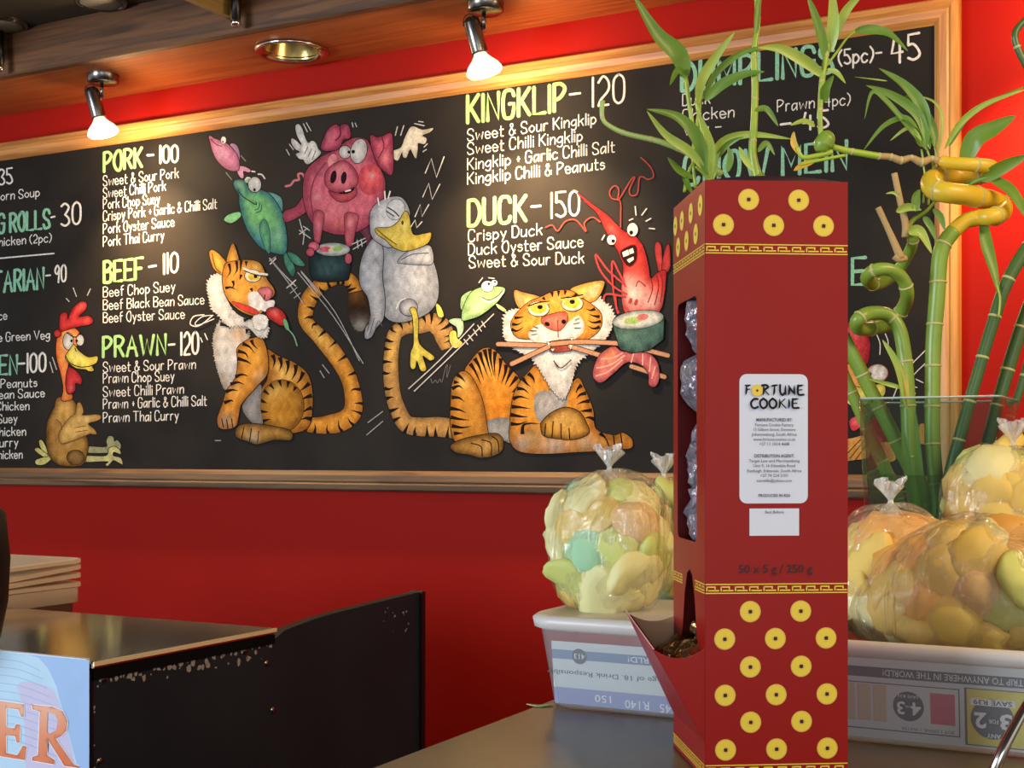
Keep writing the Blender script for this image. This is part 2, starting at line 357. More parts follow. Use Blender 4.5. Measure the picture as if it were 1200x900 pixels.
# ------------------------------------------------------------------ fixtures in the ceiling
def M_at(loc, d=(0, 0, 1)): return Matrix.Translation(loc) @ Vector(d).to_track_quat('Z', 'Y').to_matrix().to_4x4()
t = tag(empty('recessed_downlight', (dl.x, dl.y, SOF)), 'round chrome recessed downlight, unlit, in the orange wood soffit between the two spotlights', 'downlight')
MB().lathe([(R_DL-.004, -.001), (R_DL+.016, -.001), (R_DL+.02, -.004), (R_DL+.014, -.009), (R_DL+.002, -.006), (R_DL-.006, .004)], seg=48).build('trim_ring', M_chrome, t, True)
MB().lathe([(R_DL-.003, -.002), (R_DL-.012, .03), (R_DL-.03, .075), (.03, .1), (0.0001, .1)], seg=48).build('reflector', mat('gold_reflector', (190, 170, 110), .22, 1), t, True)
M_dull = mat('dull_lens', (140, 136, 122), .5)
for (px, py, wh) in ((118, 0, 'round grey ceiling light above the left spotlight, cut by the picture top'), (3, 27, 'round grey ceiling light at the far left beside a black hanging rod')):
    q = onZ(px, py, 2.475); t = tag(empty('ceiling_light', (q.x, q.y, 2.475)), wh, 'ceiling light')
    MB().lathe([(.0001, -.012), (.04, -.012), (.052, -.009), (.056, 0)], seg=32).build('lens', M_dull, t, True)
    MB().lathe([(.055, 0), (.055, -.01), (.064, -.01), (.068, 0)], seg=32).build('rim', M_dchrome, t, True)
for px, yb, lab in ((281, 33, 'thin plywood joist between the ceiling lights and the recessed downlight'), (6, 86, 'thin plywood joist at the far left edge')):
    q = onY(px, yb, -.315)
    j = tag(MB().box((q.x-.035, -.99, 2.385), (q.x-.012, -.312, 2.474), .002).build('joist', M_joist), lab, 'joist')
    r = tag(empty('hanging_rod', (q.x+.012, -.345, 2.36)), 'black hanging rod with a chrome foot beside the '+('right' if px > 100 else 'far left')+' plywood joist', 'rod')
    MB().tube([(0, 0, .114), (0, 0, .004)], .0115, 12).build('rod', M_black, r, True)
    MB().lathe([(.0001, -.006), (.010, -.006), (.013, 0), (.012, .008)], seg=16).build('foot', M_chrome, r, True)
def spot(px, py, label, power):
    b = onZ(px, py, SOF); t = tag(empty('spotlight', b), label, 'lamp', 'ceiling spotlights')
    b = Vector((0, 0, 0))
    MB().lathe([(.0001, -.024), (.036, -.024), (.042, -.02), (.043, 0)], seg=32).build('canopy', M_dchrome, t, True)
    top = b-RT*.034-UP*.036; ax = (RT*.26-UP*1+FW*.06).normalized()
    MB().tube([b-UP*.02-RT*.004, b-UP*.062-RT*.004], .005, 8).build('arm', M_dchrome, t, True)
    MB().tube([b-UP*.062-RT*.004, top+ax*.045], .006, 8).build('pivot', M_chrome, t, True)
    Mx = M_at(top, ax)
    MB().lathe([(.0001, -.002), (.012, -.001), (.018, .004), (.0195, .012), (.0195, .08), (.0185, .084), (.0001, .084)], Mx, 32).build('lamp_holder', M_dchrome, t, True)
    pth = [top+ax*.02+RT*(.021*math.cos(a))*-1+(-ax)*(.03*math.sin(a)) for a in [math.pi*i/10 for i in range(11)]]
    MB().tube(pth, .0013, 6).build('wire_loop', M_black, t, True)
    bulb = MB().lathe([(.013, .080), (.016, .088), (.024, .098), (.036, .110), (.041, .120)], Mx, 32).build('bulb', MATS['frosted_bulb'], t, True)
    MB().lathe([(.041, .120), (.042, .127), (.036, .133), (.02, .136), (.0001, .137)], Mx, 32).build('bulb_face', MATS['bulb_face'], bulb, True)
    w0 = Vector(t.location)+top+ax*.155
    light('SPOT', 'spot_beam', w0, w0+Vector((.05, .30, -1)), power, WARM, spot_size=math.radians(104), spot_blend=1.0, shadow_soft_size=.03)
    light('POINT', 'bulb_spill', Vector(t.location)+top+ax*.155, w0, power*.13, WARM, shadow_soft_size=.03)
MATS['frosted_bulb'] = emit('frosted_bulb', (1, .72, .42), 2.2); MATS['bulb_face'] = emit('bulb_face', (1, .86, .62), 14)
spot(121, 88, 'left chrome spotlight under the soffit, lit bulb above the PORK heading', 70)
spot(569, 3, 'right chrome spotlight under the soffit, lit bulb above the KINGKLIP heading', 80)
# the third lamp of the row hangs just right of the view
wl = onZ(569, 3, SOF)+Vector((1.22, 0, 0))
light('SPOT', 'spot_beam', wl+Vector((0, 0, -.17)), wl+Vector((.05, .30, -1.17)), 52, WARM, spot_size=math.radians(104), spot_blend=1.0, shadow_soft_size=.03)
light('POINT', 'bulb_spill', wl+Vector((.02, 0, -.15)), wl, 6, WARM, shadow_soft_size=.03)
# ------------------------------------------------------------------ chalkboard
BY = -.014
ZT = np.mean([onY(0, 170, -.02).z, onY(600, 76, -.02).z, onY(1000, 13, -.02).z]); ZB = np.mean([onY(0, 569, -.02).z, onY(340, 573, -.02).z, onY(700, 579, -.02).z])
XR = onY(1125, 100, -.02).x; XL = -5.6; FWD = .052
board = tag(empty('chalkboard', ((XL+XR)/2, 0, ZB)), 'long wood-framed black chalkboard menu with painted cartoon animals on the red wall', 'chalkboard')
bi = board.matrix_world.copy(); bl = Vector(board.location)
def kid(o, par=board):
    o.location = Vector(o.location)-Vector(par.location); return o
kid(MB().box((XL+.02, BY, ZB+.02), (XR-.02, -.001, ZT-.02)).build('writing_surface', M_board, board))
PROF = [(0, 0), (0, -.026), (.004, -.031), (.016, -.033), (.021, -.029), (.025, -.031), (.040, -.029), (.046, -.024), (FWD, -.017), (FWD, 0)]
def rail(name, a, b, inn, m):
    a = Vector(a); b = Vector(b); d = (b-a).normalized(); inn = Vector(inn)
    rings = [[p+inn*t_+d*(t_*sg)+Vector((0, y, 0)) for t_, y in PROF] for p, sg in ((a, 1), (b, -1))]
    return kid(MB().loft(rings).build(name, m, board))
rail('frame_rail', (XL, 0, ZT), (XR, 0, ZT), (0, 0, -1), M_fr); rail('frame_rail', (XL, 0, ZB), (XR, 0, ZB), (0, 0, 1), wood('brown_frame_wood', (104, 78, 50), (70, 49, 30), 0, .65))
rail('frame_stile', (XR, 0, ZT), (XR, 0, ZB), (-1, 0, 0), M_frv); rail('frame_stile', (XL, 0, ZT), (XL, 0, ZB), (1, 0, 0), M_frv)
def art(base=1, step=.00003): return Art(lambda x, y: onY(x, y, BY)-bl, (0, -1, 0), step, base)
def done(A, name): return A.build(name, M_chalk, board)
WH = (232, 228, 220); GR = (164, 212, 132); MT = (142, 200, 168)  # GR is the mint paint with the lamps' yellow light put into its colour
def words_(lst, name):
    for it in lst: A = art(8, .000004); lettering(A, *it); done(A, name)
heads = [('PORK', 122, 201, 166, 195, 22, 3.4, GR), ('BEEF', 122, 331, 167, 326, 24, 3.6, GR), ('PRAWN', 121, 418, 194, 415, 23, 3.4, GR),
 ('KINGKLIP', 548, 144, 662, 129, 31, 4.4, GR), ('DUCK', 549, 264, 616, 258, 29, 4.4, GR), ('DUMPLINGS', 799, 106, 976, 84, 32, 4.6, MT), ('CHOW MEIN', 802, 216, 992, 198, 33, 4.6, MT), ('E', 999, 334, 1014, 333, 31, 4.4, MT),
 ('SPRING ROLLS', -44, 277, 58, 267, 21, 3.2, MT), ('VEGETARIAN', -52, 347, 51, 338, 24, 3.2, MT), ('CHICKEN', -52, 441, 20, 438, 22, 3.2, MT)]
words_(heads, 'heading')
prices = [('- 100', 173, 192, 208, 190, 20, 2.6, WH), ('- 110', 175, 324, 208, 318, 23, 2.6, WH), ('- 120', 198, 417, 232, 414, 26, 2.6, WH), ('- 120', 668, 128, 731, 120, 34, 2.6, WH), ('- 150', 623, 257, 678, 252, 29, 2.6, WH),
 ('35', -1, 217, 14, 215, 18, 2, WH), ('-', 60, 266, 64, 265, 22, 2, WH), ('30', 72, 265, 94, 262, 26, 2.4, WH), ('- 90', 54, 333, 77, 330, 20, 2, WH), ('-100', 22, 437, 53, 435, 22, 2.4, WH),
 ('(5pc)-', 983, 76, 1033, 70, 17, 2.2, WH), ('45', 1045, 75, 1077, 69, 30, 3, WH), ('- 45', 915, 156, 970, 149, 20, 2.8, WH)]
words_(prices, 'price')
items = [('Sweet & Sour Pork', 121, 218, 209, 208), ('Sweet Chilli Pork', 121, 232, 194, 223), ('Pork Chop Suey', 121, 245, 187, 238), ('Crispy Pork + Garlic & Chilli Salt', 121, 259, 254, 244), ('Pork Oyster Sauce', 121, 274, 204, 265), ('Pork Thai Curry', 121, 289, 192, 281),
 ('Beef Chop Suey', 121, 348, 205, 341), ('Beef Black Bean Sauce', 121, 363, 239, 356), ('Beef Oyster Sauce', 121, 378, 216, 373), ('Sweet & Sour Prawn', 121, 436, 229, 432), ('Prawn Chop Suey', 121, 449, 204, 446), ('Sweet Chilli Prawn', 121, 465, 215, 461), ('Prawn + Garlic & Chilli Salt', 121, 479, 242, 475), ('Prawn Thai Curry', 121, 495, 209, 492),
 ('Chicken Corn Soup', -50, 240, 46, 230), ('Veg & Chicken (2pc)', -42, 292, 60, 283), ('Sauce', -20, 377, 8, 374), ('Chinese Green Veg', -34, 402, 58, 397), ('Chilli & Peanuts', -36, 456, 43, 453), ('Black Bean Sauce', -40, 469, 52, 465), ('Sesame Chicken', -46, 482, 34, 480), ('Chop Suey', -30, 497, 20, 495), ('Lemon Chicken', -44, 512, 30, 510), ('Thai Curry', -34, 525, 21, 523), ('Chicken', -8, 538, 26, 537)]
for it in items: A = art(8, .000004); lettering(A, *it, 11.5 if it[1] > 100 else 10, 1.1, WH); done(A, 'menu_line')
for it in [('Sweet & Sour Kingklip', 548, 165, 698, 145), ('Sweet Chilli Kingklip', 548, 181, 682, 165), ('Kingklip + Garlic Chilli Salt', 548, 199, 720, 178), ('Kingklip Chilli & Peanuts', 548, 216, 708, 198), ('Crispy Duck', 549, 283, 635, 275), ('Duck Oyster Sauce', 549, 299, 683, 289), ('Sweet & Sour Duck', 550, 314, 684, 308),
           ('Duck', 800, 124, 832, 121), ('Chicken', 800, 142, 860, 137), ('Veg -', 800, 159, 845, 155), ('Prawn (4pc)', 911, 131, 996, 122)]:
    A = art(8, .000004); lettering(A, *it, 13.2, 1.35, WH); done(A, 'menu_line')
I = (0, 0, 1)
A = art(); A.stroke(I, [(-60, 308), (63, 297)], 1.6, WH); done(A, 'divider_line')
BK = (18, 15, 14); BKL = (1.6, BK)
# chicken
A = art(); T = (30, 340, 4.09); YG = (196, 188, 116)
for q in ([(65, 725), (80, 722), (105, 770), (115, 795), (100, 790), (75, 760)], [(46, 768), (60, 757), (100, 785), (118, 800), (90, 800)], [(48, 830), (55, 812), (110, 798), (125, 805), (95, 832), (65, 838)]): A.shape(T, q, YG, line=BKL)
A.shape(T, [(290, 750), (385, 752), (388, 722), (400, 700), (420, 705), (425, 725), (440, 720), (456, 742), (450, 765), (430, 758), (405, 778), (290, 778)], (150, 150, 112), line=BKL)
A.shape(T, [(280, 795), (385, 795), (400, 760), (425, 750), (450, 765), (455, 785), (440, 780), (422, 775), (420, 795), (455, 805), (465, 835), (445, 825), (420, 815), (395, 842), (385, 835), (392, 820), (280, 822)], (186, 180, 122), line=BKL)
A.shape(T, [(150, 520), (185, 512), (215, 520), (240, 545), (245, 590), (265, 620), (290, 700), (300, 740), (290, 800), (270, 835), (220, 843), (160, 835), (120, 800), (103, 745), (103, 650), (120, 600), (140, 560)], (176, 132, 66), rim=((96, 64, 26), 3.5, .8), blobs=[(180, 560, 60, (214, 168, 92), .8), (130, 700, 40, (150, 104, 44), .7)], line=BKL, jag=1.5)
A.ell(T, 240, 802, 42, 36, (150, 112, 62), rim=((80, 54, 26), 3, .8), line=(1, BK))
A.shape(T, [(155, 225), (170, 190), (210, 176), (250, 195), (262, 225), (250, 262), (215, 300), (205, 340), (202, 400), (204, 460), (225, 515), (175, 528), (182, 470), (170, 400), (152, 330), (148, 270)], (234, 158, 84), rim=((206, 92, 48), 3, .8), blobs=[(190, 490, 50, (224, 170, 90), .7)], jag=1, line=BKL)
A.ell(T, 154, 208, 17, 18, (212, 66, 62), rim=((150, 30, 34), 2, .7), line=BKL); 
A.shape(T, [(165, 195), (165, 130), (180, 108), (198, 112), (204, 140), (225, 90), (265, 56), (292, 62), (290, 90), (255, 128), (300, 123), (322, 140), (315, 162), (270, 172), (230, 180), (190, 192)], (224, 70, 66), rim=((150, 26, 34), 3.5, .85), blobs=[(270, 75, 22, (246, 140, 124), .6), (300, 140, 20, (246, 130, 116), .5)], line=BKL)
A.shape(T, [(205, 375), (225, 375), (250, 395), (271, 430), (262, 452), (240, 446), (237, 480), (215, 498), (198, 485), (194, 430)], (206, 60, 62), rim=((140, 26, 34), 3, .8), blobs=[(215, 470, 16, (240, 130, 120), .5)], line=BKL)
A.ell(T, 205, 245, 24, 40, (214, 212, 206), rim=((150, 146, 144), 2.5, .6), line=BKL); A.ell(T, 262, 240, 18, 26, (214, 212, 206), rim=((150, 146, 144), 2, .6), line=BKL)
A.ell(T, 221, 243, 6, 7, BK, grid=0); A.ell(T, 246, 243, 6, 7, BK, grid=0); A.stroke(T, [(198, 203), (225, 222), (245, 225)], 1.2, BK); A.stroke(T, [(245, 225), (262, 208), (275, 215)], 1.2, BK)
A.shape(T, [(232, 262), (255, 290), (300, 322), (343, 318), (342, 345), (320, 362), (327, 385), (305, 388), (290, 380), (240, 372), (200, 338), (194, 315), (215, 285)], (226, 212, 96), rim=((176, 150, 50), 2.5, .6), blobs=[(250, 300, 30, (240, 232, 140), .6)], line=BKL)
A.stroke(T, [(192, 315), (215, 350), (260, 368), (300, 366), (322, 360)], 1.1, BK); A.stroke(T, [(238, 278), (243, 292)], 1.2, BK)
A.shape(T, [(175, 660), (215, 610), (240, 590), (250, 545), (265, 543), (278, 580), (275, 600), (345, 597), (362, 610), (345, 625), (300, 640), (330, 668), (340, 690), (310, 688), (280, 700), (230, 720), (175, 735), (160, 700)], (204, 166, 96), rim=((140, 100, 44), 2.5, .7), blobs=[(300, 612, 30, (232, 206, 142), .7)], line=(1.2, (80, 54, 24)))
for q in ([(235, 660), (290, 650)], [(240, 680), (300, 672)], [(150, 620), (170, 640), (175, 670)]): A.stroke(T, q, .8, (96, 66, 30))
for q in ([(118, 345), (132, 395)], [(130, 322), (150, 380)], [(230, -10), (245, 30)], [(312, -6), (298, 25)], [(197, 40), (210, 55)]): A.stroke(T, q, 1.1, (190, 188, 184))
done(A, 'painted_chicken')
# pink fish
A = art(); T = (230, 130, 4.286); T2 = (300, 0, 4.0)
A.shape(T, [(170, 168), (200, 170), (216, 205), (216, 248), (190, 220)], (170, 130, 160), line=BKL)
A.shape(T, [(205, 285), (235, 278), (270, 295), (265, 308), (236, 302), (238, 330), (228, 338), (210, 315)], (214, 150, 178), line=BKL)
A.shape(T, [(65, 126), (95, 140), (130, 152), (155, 165), (190, 200), (212, 240), (215, 290), (190, 302), (150, 290), (110, 255), (85, 210), (72, 165)], (206, 130, 160), rim=((150, 80, 110), 4, .6), blobs=[(110, 220, 40, (226, 180, 200), .7)], line=BKL)
A.ell(T, 137, 147, 13, 18, (226, 224, 220), line=(1.2, BK)); A.ell(T, 134, 155, 4, 5, BK, grid=0); A.stroke(T, [(72, 140), (100, 168), (128, 178)], 1, (70, 40, 56))
for q in ([(150, 310), (178, 345)], [(225, 225), (248, 252)]): A.stroke(T, q, 1, (150, 146, 140))
done(A, 'painted_pink_fish')
# green fish
A = art()
A.shape(T, [(350, 408), (420, 430), (434, 480), (425, 520), (400, 470)], (120, 176, 168), line=BKL, rim=((70, 120, 116), 3, .6))
A.shape(T, [(140, 545), (165, 520), (215, 508), (222, 530), (185, 560), (160, 560)], (132, 196, 136), line=BKL)
A.shape(T, [(440, 712), (460, 722), (495, 790), (485, 832), (460, 800), (443, 760)], (92, 160, 128), line=BKL, rim=((40, 96, 86), 3, .7)); A.shape(T, [(458, 712), (500, 722), (545, 770), (530, 780), (490, 765)], (100, 168, 134), line=BKL, rim=((40, 96, 86), 3, .7))
A.shape(T, [(187, 365), (200, 347), (240, 350), (270, 392), (330, 398), (380, 430), (425, 500), (450, 590), (456, 680), (440, 718), (400, 715), (330, 690), (270, 620), (235, 540), (218, 470), (215, 420), (195, 390)], (112, 176, 116), rim=((44, 104, 116), 5, .8), blobs=[(300, 520, 70, (126, 196, 120), .8), (330, 650, 60, (84, 146, 160), .8), (210, 365, 22, (190, 224, 170), .8), (430, 620, 30, (170, 214, 190), .5)], line=BKL)
A.ell(T, 258, 350, 16, 12, (150, 190, 150), line=(1, BK)); A.ell(T, 294, 370, 32, 38, (216, 216, 212), rim=((150, 150, 150), 3, .6), line=BKL); A.ell(T, 293, 396, 6, 8, BK, grid=0)
A.shape(T, [(325, 560), (345, 545), (368, 600), (370, 700), (360, 712), (335, 660), (320, 600)], (110, 180, 128), rim=((50, 116, 100), 3, .7), line=(1.1, (26, 50, 50)))
A.stroke(T, [(208, 395), (235, 430), (298, 470), (300, 458)], 1.3, (30, 60, 70)); A.stroke(T, [(330, 470), (325, 500), (300, 512)], 1, (40, 90, 80)); A.stroke(T, [(318, 462), (315, 488), (295, 498)], 1, (40, 90, 80))
A.stroke(T, [(312, 318), (330, 320), (345, 340)], 1.6, WH); A.stroke(T, [(280, 303), (295, 306)], 1.6, WH); A.stroke(T, [(248, 345), (258, 335), (270, 338)], 1.6, WH)
A.stroke(T, [(370, 740), (430, 810), (500, 880)], 1.3, (190, 190, 186)); A.stroke(T, [(372, 770), (400, 742)], 1.2, WH); A.stroke(T, [(455, 890), (500, 850)], 1.2, WH); A.stroke(T, [(515, 815), (600, 920)], 1.2, (190, 190, 186)); A.stroke(T, [(530, 812), (600, 900)], 1.2, (190, 190, 186))
done(A, 'painted_green_fish')
# pig
A = art(); PK = (206, 104, 122); PKD = (140, 52, 74)
A.shape(T, [(625, 215), (570, 264), (548, 262), (538, 245), (518, 240), (500, 218), (520, 205), (495, 190), (478, 160), (480, 138), (500, 148), (530, 172), (505, 120), (498, 80), (512, 66), (530, 85), (545, 130), (562, 160), (580, 150), (600, 160), (612, 190)], (224, 222, 218), rim=((160, 158, 158), 2, .6), line=BKL)
A.shape(T2, [(640, 710), (680, 690), (700, 640), (730, 593), (780, 608), (830, 600), (815, 620), (780, 635), (800, 650), (790, 675), (760, 672), (758, 700), (750, 742), (735, 720), (722, 700), (705, 738), (690, 735), (684, 715), (665, 752), (645, 740)], (226, 218, 196), rim=((170, 160, 140), 2, .6), line=BKL)
for q in ([(560, 180), (545, 215)], [(580, 190), (562, 230)], [(600, 200), (582, 245)]): A.stroke(T, q, .9, (90, 86, 90))
A.stroke(T, [(548, 350), (535, 318), (512, 318), (516, 345), (492, 350), (474, 372), (450, 378)], 2.6, (206, 120, 132))
A.shape(T, [(545, 425), (500, 480), (440, 508), (440, 555), (480, 550), (556, 500)], (166, 74, 92), rim=(PKD, 3, .7), line=BKL)
A.shape(T, [(815, 590), (870, 580), (885, 640), (880, 712), (862, 710), (845, 640)], (120, 66, 84), rim=((70, 30, 50), 4, .7), line=BKL)
A.shape(T, [(620, 235), (680, 205), (745, 160), (800, 135), (860, 150), (895, 230), (925, 290), (948, 350), (945, 420), (920, 500), (870, 570), (800, 610), (720, 622), (650, 605), (590, 570), (555, 510), (537, 430), (540, 350), (560, 290)], PK, rim=(PKD, 7, .8), blobs=[(600, 290, 40, (140, 74, 96), .7), (700, 590, 80, (204, 96, 90), .7), (700, 500, 60, (214, 120, 132), .7), (605, 430, 18, (226, 160, 168), .6)], line=BKL)
A.stroke(T, [(650, 260), (600, 330), (575, 420), (590, 540)], 1.6, PKD)
A.shape(T, [(628, 190), (635, 150), (665, 90), (700, 68), (722, 80), (735, 66), (765, 75), (778, 120), (765, 140), (740, 145), (715, 190), (660, 202)], (196, 92, 116), rim=((120, 40, 66), 4, .8), blobs=[(665, 130, 25, (226, 140, 156), .6)], line=BKL); A.stroke(T, [(722, 80), (725, 120), (700, 150)], 1.4, (90, 26, 50))
A.shape(T2, [(535, 640), (548, 634), (565, 642), (590, 640), (635, 625), (643, 700), (640, 815), (600, 802), (568, 762), (545, 700)], (204, 94, 112), rim=((120, 40, 66), 4, .8), blobs=[(610, 740, 22, (236, 150, 150), .6)], line=BKL); A.stroke(T2, [(590, 640), (600, 690), (575, 740)], 1.3, (110, 36, 60))
A.ell(T, 875, 345, 62, 78, (214, 88, 96), rim=((168, 60, 76), 4, .6), blobs=[(882, 325, 16, (246, 176, 176), .8)])
A.ell(T, 748, 207, 29, 32, (216, 214, 212), rim=((156, 150, 154), 3, .6), line=BKL); A.ell(T, 817, 202, 40, 62, (216, 214, 212), rot=14, rim=((150, 146, 150), 4, .6), line=BKL); A.ell(T, 768, 207, 8, 8, BK, grid=0); A.ell(T, 789, 205, 9, 9, BK, grid=0)
A.ell(T, 684, 250, 22, 34, (222, 140, 150), rot=20)
A.shape(T, [(645, 340), (660, 295), (700, 262), (745, 250), (790, 285), (812, 330), (805, 375), (760, 402), (700, 408), (660, 385)], (212, 112, 128), rim=((140, 50, 72), 4, .8), blobs=[(720, 285, 30, (228, 150, 160), .6)], line=(1.3, (90, 26, 46)))
A.ell(T, 690, 332, 15, 33, (40, 14, 24), rot=12, grid=0); A.ell(T, 742, 336, 14, 31, (40, 14, 24), rot=8, grid=0)
A.shape(T, [(665, 400), (700, 412), (760, 402), (800, 382), (806, 420), (772, 450), (720, 457), (685, 432)], (208, 92, 100), rim=((130, 40, 60), 3, .7), line=(1, (90, 26, 46)))
A.shape(T, [(715, 414), (760, 400), (796, 385), (785, 405), (750, 418)], (40, 14, 24), grid=0); A.stroke(T, [(752, 404), (775, 398)], 1.8, (230, 226, 220))
for q in ([(595, 505), (642, 515), (632, 600), (620, 662), (600, 662), (590, 600)], [(750, 515), (815, 525), (800, 600), (786, 672), (756, 672), (748, 600)]): A.shape(T, q, (206, 104, 116), rim=(PKD, 3, .7), blobs=[(615, 580, 20, (232, 156, 162), .5), (775, 560, 20, (232, 156, 162), .6)], line=(1, (90, 30, 46)))
A.shape(T, [(575, 690), (600, 720), (765, 715), (768, 830), (740, 852), (620, 856), (575, 820)], (44, 66, 70), rim=((22, 34, 38), 6, .8), blobs=[(660, 790, 50, (66, 94, 98), .6)], line=BKL)
A.ell(T, 688, 696, 86, 33, (206, 206, 200), rim=((120, 128, 128), 3, .8), line=(1, BK)); A.ell(T, 650, 695, 30, 14, (206, 84, 104)); A.ell(T, 712, 692, 26, 13, (142, 184, 100)); A.stroke(T, [(668, 700), (690, 688)], 2, (220, 200, 120))
A.ell(T, 592, 680, 27, 22, (226, 118, 134), rim=(PKD, 3, .6), line=BKL); A.ell(T, 574, 710, 20, 20, (222, 104, 122), rim=(PKD, 3, .6), line=BKL); A.ell(T, 766, 742, 17, 26, (222, 112, 128), rim=(PKD, 3, .6), line=BKL)
for q in ([(520, 545), (540, 620)], [(540, 580), (570, 600)], [(520, 600), (575, 640)], [(545, 610), (538, 670)], [(520, 620), (560, 590)], [(785, 670), (850, 640)], [(790, 695), (855, 655)], [(810, 650), (815, 690)], [(830, 645), (835, 680)], [(455, 195), (470, 222)], [(470, 168), (490, 195)], [(540, 65), (560, 105)], [(555, 60), (578, 100)], [(785, 60), (790, 82)], [(800, 62), (808, 80)]): A.stroke(T, q, 1.1, (200, 198, 194))
for q in ([(655, 635), (665, 595)], [(680, 635), (695, 590)], [(745, 580), (790, 590)], [(765, 570), (785, 573)], [(790, 690), (805, 675)], [(785, 712), (800, 702)]): A.stroke(T2, q, 1.2, (200, 198, 194))
done(A, 'painted_pig')
# sitting tiger
OR = (222, 150, 56); ORD = (140, 84, 28); ORY = (240, 190, 96); FUR = (204, 200, 196)
def bars(A, T, lst, wd=2.4, col=(26, 18, 14)):
    for q in lst:
        c_ = [(x+random.uniform(-3, 3), y+random.uniform(-3, 3)) for x, y in q]; A.stroke(T, [q[0]]+c_[1:], wd*1.55, col, taper=1)
def tail(A, T, path, wds, col=OR, side=0, n=16, rimc=ORD, strp=1):
    c = np.array(crom(path, 6)); m = len(c); Lf = []; Rt = []
    for i in range(m):
        t = c[min(i+1, m-1)]-c[max(i-1, 0)]; t /= np.linalg.norm(t)+1e-9; nn = np.array([-t[1], t[0]]); ww = np.interp(i/(m-1), np.linspace(0, 1, len(wds)), wds)/2
        Lf.append(c[i]+nn*ww); Rt.append(c[i]-nn*ww)
    A.shape(T, [tuple(x) for x in Lf+Rt[::-1]], col, smooth=False, rim=(rimc, 3.5, .75), line=BKL, blobs=[(c[m//2][0], c[m//2][1], 90, ORY, .7)])
    for k in range(1, n):
        i = int(k*(m-1)/n); a, b = (Lf, Rt) if side == 0 else (Rt, Lf); p0 = a[i]; p1 = p0+(b[i]-p0)*(.62 if k % 2 else .5); mid = (p0+p1)/2+np.array([random.uniform(-6, 6), random.uniform(-6, 6)])
        A.stroke(T, [tuple(p0), tuple(mid), tuple(p1)], 4.2*strp, (30, 20, 14), taper=1)
A = art(); T = (230, 270, 3.4636)
A.shape(T, [(620, 250), (665, 235), (712, 290), (705, 350), (690, 380), (672, 408), (640, 392), (622, 340)], (52, 34, 22), blobs=[(665, 390, 34, (150, 146, 140), .8), (650, 260, 26, (130, 84, 34), .8)], jag=2.5, noise_=.2)
tail(A, T, [(450, 790), (520, 790), (590, 775), (632, 740), (638, 680), (615, 590), (560, 500), (500, 430), (447, 370), (450, 300), (490, 235), (550, 198), (605, 192), (640, 225), (648, 248)], [56, 80, 76, 64, 70, 56, 66, 56, 56, 60], side=0, n=22)
A.shape(T, [(290, 485), (330, 508), (400, 538), (450, 580), (470, 640), (472, 720), (460, 790), (420, 818), (350, 820), (280, 790), (260, 720), (265, 650), (290, 600), (285, 540)], (206, 140, 52), rim=(ORD, 7, .8), blobs=[(360, 570, 50, (238, 190, 100), .8)], line=BKL)
bars(A, T, [[(310, 505), (318, 530), (312, 560)], [(340, 515), (345, 545), (335, 575)], [(372, 528), (375, 560), (362, 590)], [(405, 545), (405, 580), (388, 605)], [(435, 575), (425, 605), (408, 625)], [(460, 620), (440, 640), (420, 650)], [(470, 670), (445, 680), (430, 690)], [(470, 720), (450, 725), (425, 740)], [(468, 765), (445, 760), (425, 770)]], 3.6)
A.ell(T, 348, 712, 90, 106, (196, 138, 48), rim=((120, 76, 24), 6, .8), blobs=[(310, 640, 40, (226, 186, 100), .8), (380, 720, 50, (170, 112, 36), .6)], line=(1.1, (50, 32, 16)))
bars(A, T, [[(275, 650), (300, 665)], [(262, 690), (290, 700)], [(258, 735), (295, 735)], [(268, 775), (300, 765)], [(300, 625), (315, 645)], [(338, 608), (345, 635)], [(375, 612), (372, 640)], [(405, 635), (392, 655)]], 3)
A.shape(T, [(200, 690), (262, 625), (262, 720), (270, 785), (230, 782), (190, 730)], (150, 146, 144), rim=((96, 92, 90), 4, .6))
A.shape(T, [(165, 802), (200, 785), (280, 790), (380, 812), (386, 850), (320, 850), (250, 868), (215, 858), (165, 838)], (176, 130, 60), rim=((84, 56, 26), 4, .8), blobs=[(230, 850, 30, (190, 180, 160), .7)], line=BKL)
A.stroke(T, [(195, 800), (185, 845)], 1.2, BK); A.stroke(T, [(225, 805), (218, 855)], 1.2, BK); A.stroke(T, [(255, 815), (250, 862)], 1, BK)
A.shape(T, [(100, 368), (150, 368), (210, 395), (210, 470), (185, 560), (155, 610), (120, 645), (90, 570), (72, 480), (75, 420)], FUR, rim=((150, 140, 130), 4, .6), blobs=[(180, 420, 36, (196, 150, 90), .7), (110, 610, 26, (120, 96, 66), .7)], jag=3, line=(1.4, BK))
A.shape(T, [(230, 438), (268, 438), (290, 500), (290, 580), (250, 630), (188, 700), (175, 740), (165, 790), (130, 806), (95, 800), (88, 762), (110, 700), (125, 650), (160, 600), (170, 540), (168, 480), (200, 450)], (218, 148, 56), rim=(ORD, 5, .7), blobs=[(250, 500, 40, (232, 170, 70), .7), (270, 600, 26, (200, 186, 160), .7), (120, 780, 36, (150, 140, 126), .85), (150, 640, 30, (236, 190, 110), .6)], line=BKL)
bars(A, T, [[(170, 490), (200, 500), (215, 520)], [(168, 520), (205, 530), (225, 545)], [(190, 460), (215, 475), (235, 500)], [(160, 595), (185, 585), (215, 590)], [(140, 625), (170, 615), (195, 625)], [(122, 655), (150, 645), (170, 650)], [(115, 700), (140, 690), (155, 695)], [(225, 445), (235, 465), (250, 480)]], 3)
for q in ([(105, 765), (112, 798)], [(125, 768), (130, 803)], [(145, 765), (150, 798)]): A.stroke(T, q, 1.2, BK)
